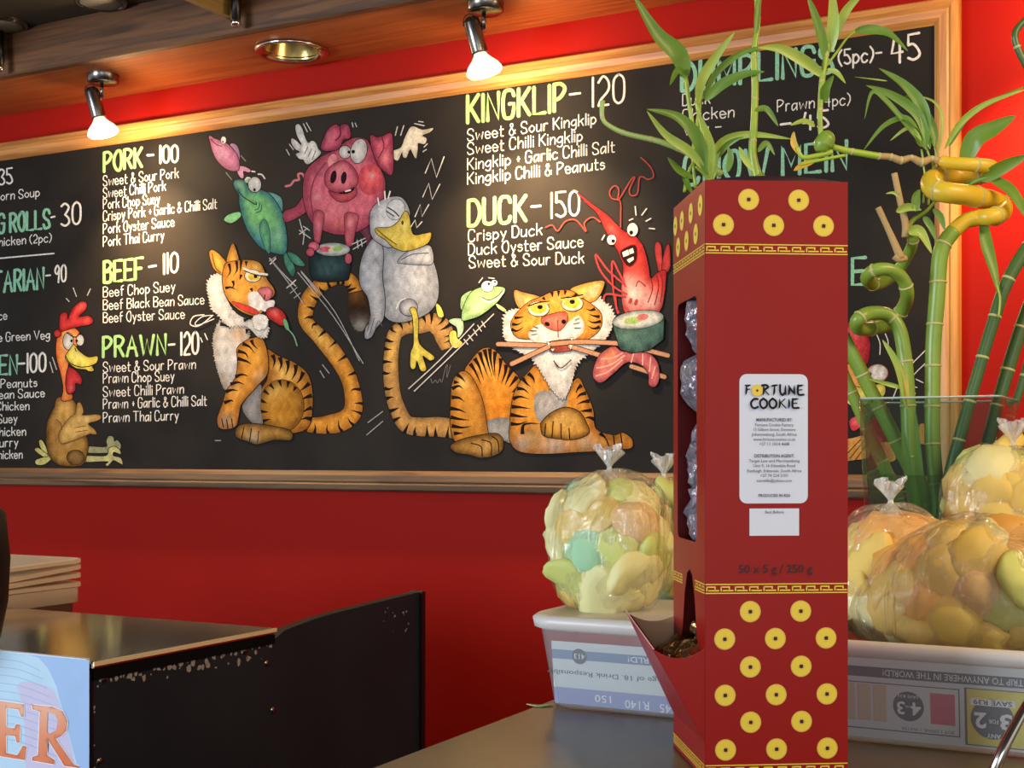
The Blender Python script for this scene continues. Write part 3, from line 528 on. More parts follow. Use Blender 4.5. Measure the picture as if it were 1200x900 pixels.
A.shape(T, [(70, 185), (108, 180), (115, 250), (150, 320), (190, 352), (235, 365), (290, 385), (285, 430), (250, 430), (215, 395), (180, 385), (130, 385), (95, 345), (68, 320), (50, 250), (50, 215)], (222, 220, 216), rim=((166, 160, 156), 4, .5), jag=4, line=(1.4, BK))
A.shape(T, [(55, 95), (68, 80), (100, 102), (130, 145), (122, 182), (95, 175), (70, 150)], (228, 180, 76), rim=(ORD, 4, .7), line=BKL); A.shape(T, [(125, 125), (148, 55), (165, 85), (174, 130), (140, 140)], (226, 176, 72), rim=(ORD, 4, .7), line=BKL)
A.stroke(T, [(66, 95), (80, 150), (100, 172)], 1.3, (110, 66, 26))
A.shape(T, [(130, 132), (180, 122), (230, 122), (262, 135), (280, 170), (290, 200), (315, 235), (318, 262), (290, 290), (270, 332), (240, 347), (190, 332), (150, 302), (120, 260), (108, 200), (115, 150)], (224, 156, 62), rim=(ORD, 5, .6), blobs=[(250, 145, 22, (244, 206, 120), .7), (150, 260, 40, (232, 180, 90), .6), (280, 215, 20, (240, 180, 110), .6)], line=BKL)
bars(A, T, [[(135, 135), (140, 165), (130, 190)], [(165, 125), (165, 160), (155, 185)], [(185, 122), (182, 150), (178, 175)], [(120, 235), (145, 230), (165, 240)], [(150, 205), (155, 225), (145, 240)], [(205, 125), (205, 145)], [(185, 180), (180, 200)], [(225, 235), (232, 250)], [(222, 255), (240, 265)]], 2.4)
A.shape(T, [(215, 262), (245, 250), (285, 282), (318, 286), (312, 312), (285, 328), (262, 322), (240, 335), (218, 300)], (228, 224, 220), jag=1.5); A.shape(T, [(236, 350), (270, 343), (292, 360), (282, 395), (248, 402), (236, 380)], (222, 220, 216), jag=2.5, line=(1, BK))
A.shape(T, [(253, 242), (290, 230), (312, 250), (304, 275), (286, 287), (270, 270)], (226, 128, 134), rim=((150, 60, 70), 2, .6), line=(1, BK)); A.stroke(T, [(282, 262), (278, 280)], 1.2, BK)
A.ell(T, 232, 185, 32, 24, (236, 228, 200), line=(1.4, BK)); A.ell(T, 236, 188, 24, 16, (222, 186, 60)); A.ell(T, 243, 187, 7, 8, BK, grid=0); A.stroke(T, [(195, 155), (240, 172), (290, 180)], 2.6, (232, 228, 220)); A.stroke(T, [(198, 164), (240, 180), (284, 186)], 1.2, BK)
A.shape(T, [(148, 290), (200, 303), (250, 325), (245, 342), (190, 322)], (206, 64, 54), line=(1, BK)); A.shape(T, [(290, 322), (325, 313), (355, 332), (368, 362), (356, 386), (330, 378), (293, 352)], (214, 60, 56), rim=((130, 20, 26), 3, .7), blobs=[(320, 330, 14, (240, 150, 140), .6)], line=BKL)
A.shape(T, [(356, 362), (370, 366), (380, 402), (370, 404), (360, 388)], (110, 170, 120), line=(1, BK)); A.stroke(T, [(374, 400), (398, 428), (412, 468)], 1.4, (130, 176, 140))
bars(A, T, [[(100, 380), (125, 385), (140, 395)], [(210, 400), (205, 420)], [(195, 365), (215, 360)]], 3)
for q in ([(505, 570), (522, 598)], [(515, 545), (542, 580)], [(415, 172), (560, 350), (680, 540)], [(428, 165), (565, 330), (665, 530)], [(300, 115), (360, 190), (440, 300)], [(370, 235), (400, 215)], [(385, 255), (412, 232)], [(400, 275), (425, 255)], [(300, 125), (325, 108)], [(80, 853), (102, 853)], [(700, 780), (760, 735)], [(695, 830), (760, 775)]): A.stroke(T, q, 1, (176, 174, 172))
for q in ([(72, 345), (30, 350), (0, 375), (10, 385), (75, 360)],): A.stroke(T, q, 1, WH)
A.stroke(I, [(240, 369), (228, 371), (224, 380), (234, 382), (250, 370)], 1.2, WH)
for q in ([(236, 396), (238, 401)], [(241, 391), (244, 398)]): A.stroke(I, q, 1.3, WH)
done(A, 'painted_sitting_tiger')
# duck with the tail it sits on, small fish
A = art(); T5 = (440, 320, 3.911); T4 = (400, 200, 3.4636)
tail(A, T5, [(370, 715), (290, 705), (210, 705), (140, 690), (100, 620), (78, 540), (70, 440), (75, 350), (90, 280), (140, 245), (200, 240), (255, 225), (300, 250), (320, 300), (335, 345)], [90, 90, 84, 76, 70, 70, 66, 66, 70, 80, 96, 90, 66], col=(196, 148, 84), side=1, n=24, rimc=(120, 90, 56), strp=1.2)
T5b = T5
A.shape(T5, [(410, 450), (440, 400), (480, 355), (520, 343), (560, 365), (600, 420), (650, 470), (668, 520), (645, 590), (625, 690), (505, 692), (480, 600), (440, 500)], (224, 148, 52), rim=(ORD, 7, .7), blobs=[(570, 610, 45, (222, 130, 30), .8), (520, 400, 60, (232, 180, 96), .8)], line=BKL)
bars(A, T5, [[(478, 362), (490, 410), (520, 480)], [(500, 350), (512, 400), (532, 470)], [(525, 346), (530, 400), (545, 470)], [(550, 360), (548, 410), (552, 480)], [(575, 390), (570, 430), (565, 490)], [(600, 420), (592, 460), (578, 510)], [(625, 445), (612, 480), (598, 510)], [(650, 475), (632, 500), (615, 525)], [(455, 390), (475, 430), (500, 490)], [(435, 415), (455, 450), (485, 510)], [(662, 520), (640, 535), (625, 550)]], 3.4)
A.shape(T5, [(512, 680), (620, 668), (622, 772), (590, 768), (518, 745)], (160, 158, 156), rim=((96, 96, 96), 4, .6))
A.shape(T5, [(348, 560), (355, 500), (380, 460), (415, 452), (450, 490), (490, 580), (512, 700), (512, 765), (430, 795), (370, 775), (345, 700)], (206, 142, 56), rim=(ORD, 5, .7), blobs=[(400, 500, 34, (238, 200, 120), .8), (440, 760, 50, (150, 100, 36), .7)], line=BKL)
bars(A, T5, [[(352, 530), (380, 520), (405, 530)], [(350, 570), (385, 575), (410, 590)], [(345, 620), (385, 625), (420, 640)], [(345, 660), (390, 668), (430, 672)], [(350, 700), (400, 705), (440, 700)], [(375, 465), (395, 480), (412, 500)], [(360, 500), (385, 500)], [(360, 735), (400, 735)]], 3.2)
A.shape(T5, [(345, 792), (400, 762), (500, 740), (562, 738), (586, 770), (582, 812), (540, 838), (480, 846), (430, 832), (370, 822)], (172, 128, 62), rim=((84, 56, 26), 4, .8), blobs=[(500, 800, 40, (190, 150, 86), .7)], line=BKL)
for q in ([(440, 780), (485, 795), (490, 840)], [(490, 765), (530, 780), (532, 835)], [(535, 748), (562, 770), (566, 820)]): A.stroke(T5, q, 1.3, BK)
T = (570, 310, 3.75)
A.shape(T, [(180, 480), (240, 440), (330, 560), (400, 500), (430, 540), (470, 640), (482, 722), (560, 750), (602, 740), (640, 768), (636, 806), (560, 812), (520, 818), (400, 824), (240, 832), (140, 818), (105, 770), (105, 700), (115, 600), (140, 530)], (220, 146, 54), rim=(ORD, 6, .7), blobs=[(180, 620, 50, (232, 160, 60), .8), (160, 540, 30, (238, 190, 100), .7), (200, 760, 50, (140, 120, 80), .8), (150, 800, 40, (170, 166, 158), .9), (300, 815, 60, (180, 174, 164), .9), (560, 780, 50, (140, 108, 60), .8), (440, 800, 50, (170, 160, 140), .8)], line=BKL)
A.shape(T, [(228, 560), (350, 570), (340, 640), (245, 695), (212, 640)], (176, 172, 170), rim=((120, 116, 112), 4, .5))
bars(A, T, [[(118, 590), (150, 580), (190, 590)], [(112, 625), (150, 625), (195, 635)], [(108, 660), (150, 665), (185, 672)], [(108, 700), (145, 700), (180, 690)], [(135, 545), (165, 550), (190, 565)], [(160, 500), (180, 520), (195, 540)], [(185, 478), (205, 500), (212, 520)], [(420, 530), (405, 545), (395, 565)], [(440, 565), (415, 575), (395, 590)], [(455, 600), (425, 605), (400, 615)], [(465, 640), (435, 640), (410, 645)], [(475, 680), (450, 672), (430, 675)], [(160, 745), (170, 705), (240, 700)], [(500, 740), (520, 755), (530, 770)]], 3.2)
A.shape(T, [(245, 692), (290, 650), (350, 628), (410, 648), (442, 700), (450, 742), (385, 768), (300, 762), (255, 752), (242, 722)], (204, 150, 66), rim=((100, 66, 26), 4, .8), blobs=[(340, 680, 50, (220, 176, 96), .7)], line=BKL)
for q in ([(262, 700), (258, 752)], [(295, 690), (290, 760)], [(330, 700), (330, 762)], [(365, 720), (368, 765)]): A.stroke(T, q, 1.3, BK)
for q in ([(560, 752), (566, 808)], [(592, 745), (600, 806)], [(530, 770), (545, 812)]): A.stroke(T, q, 1.3, BK)
A.shape(T, [(90, 220), (150, 195), (460, 150), (520, 170), (560, 220), (550, 280), (520, 330), (460, 385), (400, 430), (380, 500), (345, 585), (300, 560), (250, 480), (200, 410), (120, 365), (80, 310)], (220, 218, 214), rim=((170, 166, 162), 5, .5), jag=4.5, line=(1.4, BK))
A.shape(T, [(125, 115), (160, 122), (240, 145), (228, 180), (160, 198), (130, 165)], (226, 190, 110), rim=(ORD, 4, .7), line=BKL); A.shape(T, [(370, 112), (430, 85), (512, 72), (516, 100), (490, 150), (450, 168), (410, 145)], (232, 192, 100), rim=(ORD, 4, .7), line=BKL)
A.shape(T, [(430, 130), (490, 85), (500, 100), (475, 145)], (214, 178, 130)); A.shape(T, [(135, 130), (160, 140), (175, 185), (150, 180)], (190, 150, 100))
A.shape(T, [(190, 165), (240, 145), (280, 125), (330, 113), (380, 118), (420, 148), (470, 180), (507, 220), (500, 285), (440, 332), (380, 335), (200, 328), (135, 318), (110, 270), (130, 220)], (224, 156, 62), rim=(ORD, 6, .6), blobs=[(310, 190, 30, (228, 136, 50), .7), (150, 270, 36, (226, 160, 70), .7), (300, 135, 30, (240, 196, 110), .6)], line=BKL)
bars(A, T, [[(115, 262), (140, 262), (165, 250)], [(112, 285), (140, 290), (170, 275)], [(125, 235), (150, 235), (170, 225)], [(500, 230), (475, 228), (450, 215)], [(506, 250), (475, 255), (445, 245)], [(500, 275), (470, 280), (445, 270)], [(480, 195), (460, 200), (440, 192)], [(290, 122), (292, 145)], [(320, 115), (318, 140)], [(350, 114), (345, 135)], [(250, 145), (262, 160)], [(400, 130), (385, 140)]], 2.6)
A.shape(T, [(188, 300), (240, 262), (300, 290), (355, 258), (405, 225), (432, 260), (425, 300), (385, 332), (330, 352), (260, 352), (200, 332)], (226, 222, 218), rim=((180, 170, 160), 3, .4))
A.shape(T, [(243, 242), (275, 222), (345, 208), (360, 235), (350, 265), (322, 292), (290, 287), (262, 272)], (220, 122, 104), rim=((140, 60, 50), 3, .6), line=(1.2, BK)); A.ell(T, 270, 262, 12, 9, BK, grid=0, rot=30); A.ell(T, 342, 252, 10, 10, BK, grid=0); A.stroke(T, [(316, 245), (318, 320)], 1.1, (110, 50, 40))
for ex, ey, px_ in ((232, 195, 238), (380, 172, 380)):
    A.ell(T, ex, ey, 46, 32, (232, 222, 196), line=(1.4, BK)); A.ell(T, ex, ey-2, 36, 22, (224, 190, 70)); A.ell(T, px_, ey-8, 12, 10, BK, grid=0)
A.stroke(T, [(185, 190), (230, 175), (276, 168)], 3, (222, 176, 90)); A.stroke(T, [(186, 184), (230, 168), (278, 162)], 1.4, BK); A.stroke(T, [(332, 155), (375, 150), (425, 140)], 3, (222, 176, 90)); A.stroke(T, [(332, 148), (375, 144), (425, 134)], 1.4, BK)
for q in ([(195, 290), (225, 292)], [(200, 310), (228, 305)], [(205, 270), (230, 280)], [(385, 262), (415, 255)], [(388, 280), (418, 278)], [(392, 245), (412, 235)]): A.stroke(T, q, 1.4, BK, taper=2)
A.shape(T, [(275, 350), (290, 338), (370, 330), (385, 345), (375, 378), (290, 384)], (150, 70, 60), grid=0, line=(1.2, BK))
CH = (196, 146, 112)
for q in ([(55, 350), (280, 357)], [(115, 437), (275, 362)], [(290, 350), (420, 340), (585, 347)], [(370, 360), (505, 400)], [(690, 372), (800, 400)], [(640, 448), (785, 494)]): A.stroke(T, q, 6.6, (70, 44, 34)); A.stroke(T, q, 4.8, CH)
for q in ([(270, 340), (278, 362), (284, 345)], [(368, 352), (372, 375), (382, 355)], [(288, 372), (295, 384), (304, 370)], [(370, 322), (378, 335), (386, 322)]): A.shape(T, q, (232, 228, 220), smooth=False, grid=0, line=(1, BK))
A.stroke(T, [(300, 425), (330, 455), (375, 420)], 1.4, (70, 64, 60))
A.shape(T, [(472, 470), (500, 400), (560, 360), (600, 383), (680, 385), (730, 400), (757, 440), (762, 500), (745, 536), (718, 527), (715, 480), (680, 440), (620, 430), (560, 480), (510, 518), (480, 505)], (214, 122, 116), rim=((150, 60, 76), 4, .7), blobs=[(540, 390, 40, (220, 140, 90), .8), (700, 410, 40, (206, 100, 120), .6)], line=BKL)
for q in ([(485, 490), (540, 470), (600, 420)], [(490, 455), (550, 440), (610, 400)], [(510, 415), (560, 410), (600, 390)], [(650, 392), (640, 430)], [(690, 395), (690, 440)], [(725, 410), (720, 470)], [(745, 450), (730, 500)]): A.stroke(T, q, 1.6, (238, 176, 166))
A.shape(T, [(558, 262), (590, 372), (640, 390), (720, 376), (780, 330), (784, 236), (670, 262)], (70, 104, 98), rim=((26, 46, 46), 5, .8), blobs=[(640, 320, 40, (100, 136, 126), .6)], smooth=False, line=BKL)
A.ell(T, 670, 243, 112, 40, (210, 210, 204), rot=-7, rim=((100, 120, 116), 3, .8), line=(1.2, BK)); A.ell(T, 648, 246, 40, 16, (160, 190, 112), rot=-10); A.ell(T, 690, 232, 26, 14, (216, 120, 120), rot=-10)
done(A, 'painted_lying_tiger')
A = art(45); D1 = (206, 208, 212); D2 = (130, 134, 142)
A.shape(T4, [(385, 540), (405, 555), (416, 590), (395, 592)], (222, 208, 96), line=BKL); A.shape(T4, [(443, 655), (465, 652), (472, 680), (492, 700), (470, 720), (450, 712), (440, 685)], (222, 208, 96), line=BKL)
A.shape(T4, [(150, 290), (230, 315), (330, 305), (365, 350), (390, 420), (396, 500), (372, 560), (310, 600), (230, 616), (180, 592), (165, 520), (162, 430), (150, 350)], (170, 174, 182), rim=(D2, 8, .8), blobs=[(290, 430, 70, (204, 206, 212), .8)], line=BKL)
A.shape(T4, [(120, 285), (150, 275), (172, 330), (168, 430), (178, 520), (172, 600), (142, 640), (122, 676), (98, 680), (100, 640), (120, 600), (110, 520), (80, 470), (74, 420), (86, 350)], (190, 192, 198), rim=((110, 112, 120), 4, .7), blobs=[(130, 370, 26, (140, 142, 148), .6)], line=BKL)
for q in ([(135, 600), (118, 660)], [(150, 610), (135, 655)], [(120, 590), (108, 650)], [(155, 610), (168, 632)]): A.stroke(T4, q, 1, (90, 92, 98))
A.shape(T4, [(230, 370), (270, 330), (350, 303), (372, 330), (370, 378), (320, 382), (260, 378)], (196, 198, 204), rim=((120, 124, 132), 3, .7), line=(1.3, BK)); A.stroke(T4, [(245, 362), (290, 340), (355, 335)], 1.2, (90, 92, 98))
A.shape(T4, [(118, 230), (120, 170), (150, 130), (200, 108), (245, 110), (272, 145), (278, 190), (240, 250), (205, 312), (150, 292), (125, 265)], D1, rim=(D2, 5, .7), line=BKL)
A.ell(T4, 222, 158, 36, 42, (200, 202, 208), rot=20, line=(1.2, (60, 60, 66))); A.stroke(T4, [(190, 150), (215, 165), (235, 185)], 1.6, (60, 60, 66)); A.stroke(T4, [(185, 165), (215, 185)], 1.4, (60, 60, 66))
A.shape(T4, [(142, 235), (200, 230), (235, 205), (260, 166), (277, 185), (292, 258), (340, 256), (366, 254), (356, 290), (320, 312), (260, 326), (215, 312), (180, 280), (150, 260)], (222, 200, 90), rim=((170, 140, 44), 3, .6), blobs=[(250, 220, 30, (236, 220, 130), .6)], line=BKL)
A.stroke(T4, [(145, 238), (180, 268), (225, 300)], 1.2, (100, 76, 26)); A.ell(T4, 250, 212, 5, 9, (80, 60, 20), grid=0)
A.ell(T4, 275, 555, 36, 34, (190, 192, 198), rim=((110, 112, 120), 3, .7), line=(1.2, BK)); A.stroke(T4, [(225, 560), (240, 530), (262, 520)], 1.2, WH)
A.shape(T4, [(280, 562), (302, 560), (314, 610), (317, 700), (378, 755), (362, 770), (332, 752), (346, 805), (326, 812), (308, 772), (300, 802), (283, 797), (284, 740), (296, 700), (292, 600)], (222, 208, 96), rim=((170, 150, 50), 2.5, .6), line=BKL)
A.stroke(T4, [(155, 140), (150, 112)], 1.6, WH); A.stroke(T4, [(180, 120), (178, 85)], 1.6, WH); A.stroke(T4, [(192, 112), (200, 85)], 1.6, WH)
for z in ([(288, 200), (306, 196), (290, 225), (316, 212)], [(303, 165), (345, 155), (318, 188), (352, 150)], [(338, 108), (360, 60), (372, 118), (403, 58)], [(348, 8), (378, -22), (386, 20), (408, -24)], [(348, -45), (370, -92), (378, -44), (395, -80)]): pass
for z in ([(482, 266), (487, 258), (489, 267), (495, 260)], [(487, 254), (493, 240), (495, 254), (503, 240)], [(496, 231), (503, 215), (507, 234), (516, 216)], [(499, 203), (506, 186), (512, 208), (521, 184)]): A.stroke(I, z, 1.3, WH, smooth=False)
done(A, 'painted_duck')
A = art(50); T4f = T4; GF = (170, 208, 140)
A.shape(T4, [(490, 565), (487, 520), (510, 495), (545, 488), (530, 530)], (150, 186, 132), line=BKL); A.shape(T4, [(438, 612), (460, 600), (492, 606), (496, 650), (475, 677), (470, 638)], (176, 210, 170), line=BKL)
A.shape(T4, [(490, 600), (495, 560), (520, 505), (550, 480), (600, 470), (662, 476), (656, 505), (622, 545), (560, 590), (500, 608)], GF, rim=((110, 156, 96), 4, .6), blobs=[(560, 560, 30, (210, 226, 190), .7)], line=BKL); A.shape(T4, [(630, 540), (665, 560), (672, 577), (640, 560)], (200, 212, 150), line=BKL)
A.stroke(T4, [(572, 518), (600, 532), (635, 518), (658, 492)], 3, (236, 234, 226)); A.stroke(T4, [(572, 514), (600, 526), (633, 512), (656, 488)], 1, BK)
A.ell(T4, 594, 470, 24, 22, (222, 222, 218), line=(1.2, BK)); A.ell(T4, 622, 456, 13, 12, (222, 222, 218), line=(1.2, BK)); A.ell(T4, 600, 460, 5, 5, BK, grid=0); A.ell(T4, 625, 452, 4, 4, BK, grid=0)
for q in ([(560, 455), (575, 435)], [(600, 435), (622, 438)], [(275, 885), (400, 770), (540, 622)], [(298, 895), (480, 720), (620, 582)], [(500, 685), (515, 705)], [(518, 668), (535, 690)], [(538, 645), (552, 668)], [(555, 628), (570, 652)], [(572, 612), (585, 635)]): A.stroke(T4, q, 1.2, (206, 204, 200))
A.stroke(T4, [(365, 845), (372, 862), (385, 850), (392, 862), (402, 846), (410, 858), (425, 800), (432, 790), (430, 840), (445, 790)], .7, (120, 118, 116))
done(A, 'painted_small_fish')
# prawn
A = art(55); T = (640, 180, 3.2143); RP = (206, 62, 58)
A.shape(T, [(410, 362), (418, 333), (434, 350), (438, 430), (424, 442)], (206, 76, 76), rim=((130, 30, 40), 3, .7), line=BKL); A.shape(T, [(438, 432), (448, 365), (464, 343), (468, 425), (450, 450)], (200, 70, 70), rim=((130, 30, 40), 3, .7), line=BKL)
A.shape(T, [(120, 148), (180, 195), (235, 235), (290, 290), (335, 310), (368, 355), (385, 420), (395, 470), (420, 450), (450, 440), (452, 470), (446, 530), (430, 590), (370, 610), (300, 600), (285, 520), (292, 440), (285, 400), (262, 352), (225, 290), (195, 228), (150, 185)], RP, rim=((140, 24, 34), 5, .7), blobs=[(330, 530, 50, (216, 196, 188), .95), (400, 560, 40, (206, 170, 164), .9), (300, 480, 26, (216, 190, 180), .8), (250, 280, 24, (232, 120, 110), .5)], line=BKL)
for q in ([(395, 470), (402, 510), (385, 560)], [(415, 455), (425, 500), (410, 570)], [(430, 448), (440, 490), (432, 560)], [(375, 500), (350, 480), (340, 500)]): A.stroke(T, q, 1.3, (130, 30, 36))
A.shape(T, [(283, 368), (335, 345), (342, 395), (318, 425), (292, 405)], (40, 10, 14), grid=0, line=(2, (150, 30, 34))); A.shape(T, [(288, 372), (310, 362), (314, 382), (292, 390)], (236, 232, 226), smooth=False, grid=0); A.shape(T, [(313, 362), (328, 356), (332, 374), (316, 380)], (236, 232, 226), smooth=False, grid=0); A.shape(T, [(305, 400), (330, 388), (332, 400), (314, 412)], (236, 232, 226), smooth=False, grid=0)
A.ell(T, 327, 287, 20, 25, (222, 220, 216), line=(1.3, BK)); A.ell(T, 322, 298, 7, 8, BK, grid=0); A.ell(T, 248, 325, 17, 19, (222, 220, 216), line=(1.3, BK)); A.ell(T, 254, 330, 7, 7, BK, grid=0)
for q in ([(282, 278), (282, 230), (280, 180), (250, 170), (240, 145), (258, 122), (275, 135), (272, 175), (290, 150), (322, 98), (335, 92), (315, 135), (322, 158), (345, 150), (352, 95), (365, 88), (385, 98), (405, 88), (400, 60), (380, 35), (358, 16)], [(0, 278), (25, 270), (45, 292), (75, 255), (115, 252), (152, 295), (145, 262), (175, 240), (205, 258)]): A.stroke(T, q, 1.5, (170, 70, 64))
for q in ([(292, 490), (235, 440), (188, 380), (205, 440), (255, 500), (305, 530)], [(272, 600), (255, 520), (250, 408), (272, 440), (300, 500)], [(236, 612), (220, 570), (228, 530), (300, 540)], [(262, 530), (266, 580), (275, 598)]): A.stroke(T, q, 2.2, (176, 60, 62))
for x, y in ((305, 590), (318, 555), (340, 560), (378, 608), (400, 600), (422, 598)): A.ell(T, x, y, 6, 12, (180, 66, 70), rot=20, grid=0)
for q in ([(340, 232), (337, 200)], [(362, 232), (380, 208)], [(378, 255), (396, 245)], [(390, 282), (410, 284)], [(315, 252), (328, 246)], [(212, 325), (222, 308)]): A.stroke(T, q, 1.4, WH)
done(A, 'painted_prawn')
# hen glimpsed behind the vase
A = art(); T = (990, 370, 4.737)
A.shape(T, [(-40, 200), (-30, 60), (30, 35), (90, 60), (135, 120), (140, 200), (120, 270), (60, 270), (10, 240)], (190, 54, 62), rim=((120, 22, 34), 5, .8), blobs=[(60, 90, 40, (222, 110, 112), .6)], line=BKL); A.stroke(T, [(0, 170), (50, 200), (100, 245)], 1.6, (90, 16, 26))
A.shape(T, [(-60, 300), (10, 270), (100, 280), (130, 330), (110, 420), (20, 440), (-60, 430)], (216, 150, 84), line=BKL)
A.ell(T, 180, 320, 56, 46, (214, 212, 208), rot=-8, rim=((150, 148, 148), 3, .6), line=(2, (180, 110, 60))); A.ell(T, 140, 325, 9, 10, BK, grid=0)
A.shape(T, [(-40, 430), (30, 385), (90, 400), (200, 380), (225, 410), (200, 460), (90, 500), (0, 480)], (214, 204, 104), line=BKL, rim=((160, 140, 50), 3, .6)); A.stroke(T, [(20, 480), (60, 520), (100, 545)], 1.4, WH)
A.shape(T, [(25, 590), (45, 565), (85, 560), (98, 590), (70, 630), (40, 635)], (206, 62, 76), blobs=[(55, 590, 14, (240, 150, 150), .6)], line=BKL); A.ell(T, 175, 690, 34, 26, (190, 70, 80), line=BKL)
A.shape(T, [(-60, 700), (40, 680), (110, 665), (140, 700), (135, 780), (60, 800), (-40, 800)], (196, 140, 74), blobs=[(90, 700, 30, (222, 180, 110), .6)], line=BKL)
for q in ([(30, 790), (110, 690)], [(60, 800), (125, 710)], [(0, 780), (90, 685)]): A.stroke(T, q, 1.3, (96, 60, 26))
A.shape(T, [(170, 720), (240, 700), (275, 730), (280, 800), (200, 810)], (200, 146, 80), line=BKL); A.shape(T, [(410, 610), (470, 600), (520, 640), (500, 700), (420, 710)], (200, 140, 76), line=BKL)
for q in ([(170, 90), (195, 150), (195, 215)], [(225, 100), (240, 140), (240, 180)], [(450, 190), (400, 240), (360, 280)], [(452, 260), (400, 310), (355, 360)], [(395, 352), (435, 372)], [(375, 392), (400, 398)], [(375, 420), (392, 432)], [(290, 400), (265, 465)]): A.stroke(T, q, 1.2, (206, 204, 200))
done(A, 'painted_hen')
# ------------------------------------------------------------------ counter
CT = 1.05
cn = tag(empty('service_counter', (-.62, -1.1, 0)), 'brown laminate counter top in the foreground under the red box and plastic tubs', 'counter')
MB().box((0, -1.25, CT-.035), (2.4, 0, CT), .003).build('counter_top', M_counter, cn); MB().box((.03, -1.2, 0), (2.35, -.03, CT-.036)).build('counter_body', M_blackpanel, cn)
lf = MB(); c0 = onZ(633, 828, CT)
pts = []
for i in range(9):
    t_ = i/8-.5; wv = .004*math.sin(math.pi*(i/8))+.0004; pts.append((t_, wv))
vsl = []
for t_, wv in pts: vsl += [(t_*.028, wv+t_*t_*.02, .0012+.002*abs(t_)), (t_*.028, -wv+t_*t_*.02, .0012+.002*abs(t_))]
lf.add(vsl, [(2*i, 2*i+1, 2*i+3, 2*i+2) for i in range(8)])
o = lf.build('fallen_leaf', mat('pale_leaf', (150, 190, 120), .5)); o.location = c0; o.rotation_euler = (0, 0, .5); solidify(o, .0008); tag(o, 'small pale green leaf fallen on the counter left of the near tub', 'leaf')
# ------------------------------------------------------------------ steel-topped black unit on the left
KX = -1.245; KY0 = -1.669; KY1 = -1.305; KY2 = -.885
un = tag(empty('serving_unit', (KX, KY0, 0)), 'black painted serving unit with a reflecting steel top at lower left', 'counter unit')
def U(v): return Vector(v)-Vector((KX, KY0, 0))
def ubox(name, a, b, m, bev=0): return MB().box(U(a), U(b), bev).build(name, m, un)
ubox('steel_top', (KX-1.5, KY0-.004, CT-.010), (KX+.006, KY1, CT), M_steel, .002)
ubox('edge_glint', (KX+.0062, KY0-.004, CT-.0055), (KX+.0082, KY1, CT), mat('painted_edge_glint', (240, 226, 180), .4, .3))  # warm lamp glint along the steel edge, painted as a pale strip
ubox('top_edge', (KX-.004, KY0-.003, CT-.024), (KX+.003, KY1+.002, CT-.0105), mat('flat_black', (9, 9, 10), .8, spec=.1))
# tall black side panel whose top climbs towards its far end
prof = [(KY0, CT-.024), (KY1-.01, CT-.024), (KY1+.03, CT-.0075)]
for px in (370, 400, 430, 460, 491):
    yy = {370: 725, 400: 716.5, 430: 709, 460: 701.5, 491: 694}[px]; q = onX(px, yy, KX); prof.append((q.y, q.z))
KY2 = prof[-1][0]
rings = [[U((x, y, z)) for y, z in prof]+[U((x, KY2, .02)), U((x, KY0, .02))] for x in (KX, KX-.018)]
o = MB().loft([r[::-1] for r in rings]).build('side_panel', M_blackpanel, un)
ubox('panel_edge', (KX-.02, KY2, .02), (KX+.006, KY2+.012, prof[-1][1]+.001), M_black)
ubox('body', (KX-1.48, KY0+.006, .02), (KX-.02, KY1-.01, CT-.012), M_blackpanel)
ubox('corner_edging', (KX-.006, KY0-.006, .02), (KX+.003, KY0, CT-.012), M_black)
# screws and chipped paint
for px, py in ((122, 796), (190, 780), (243, 765), (320, 833), (117, 893), (287, 763), (313, 778)):
    q = onX(px, py, KX); M_ = Matrix.Translation(U(q)) @ Vector((1, 0, 0)).to_track_quat('Z', 'Y').to_matrix().to_4x4()
    MB().lathe([(.0001, .0022), (.004, .0018), (.0058, 0)], M_, 12).build('screw', M_dchrome, un, True)
mb = MB(); random.seed(4)
def chip(y, z, r):
    pts_ = [(KX+.0004, y+r*random.uniform(.4, 1)*math.cos(a), z+r*random.uniform(.3, 1)*math.sin(a)) for a in [2*math.pi*i/7 for i in range(7)]]
    mb.add([U(q) for q in pts_], [tuple(range(7))])
for i in range(46):
    t_ = i/46; y = KY0+(KY1-KY0)*t_; chip(y+random.uniform(-.003, .003), CT-.0255-random.random()**4*.018, random.uniform(.0015, .0075))
for i in range(12): q = onX(random.uniform(446, 483), random.uniform(712, 742), KX); chip(q.y, q.z, random.uniform(.001, .004))
for i in range(10): chip(KY0+.004, CT-.03-random.random()*.28, random.uniform(.001, .004))
tag(mb.build('chipped_paint', M_chip, un), kind='stuff')
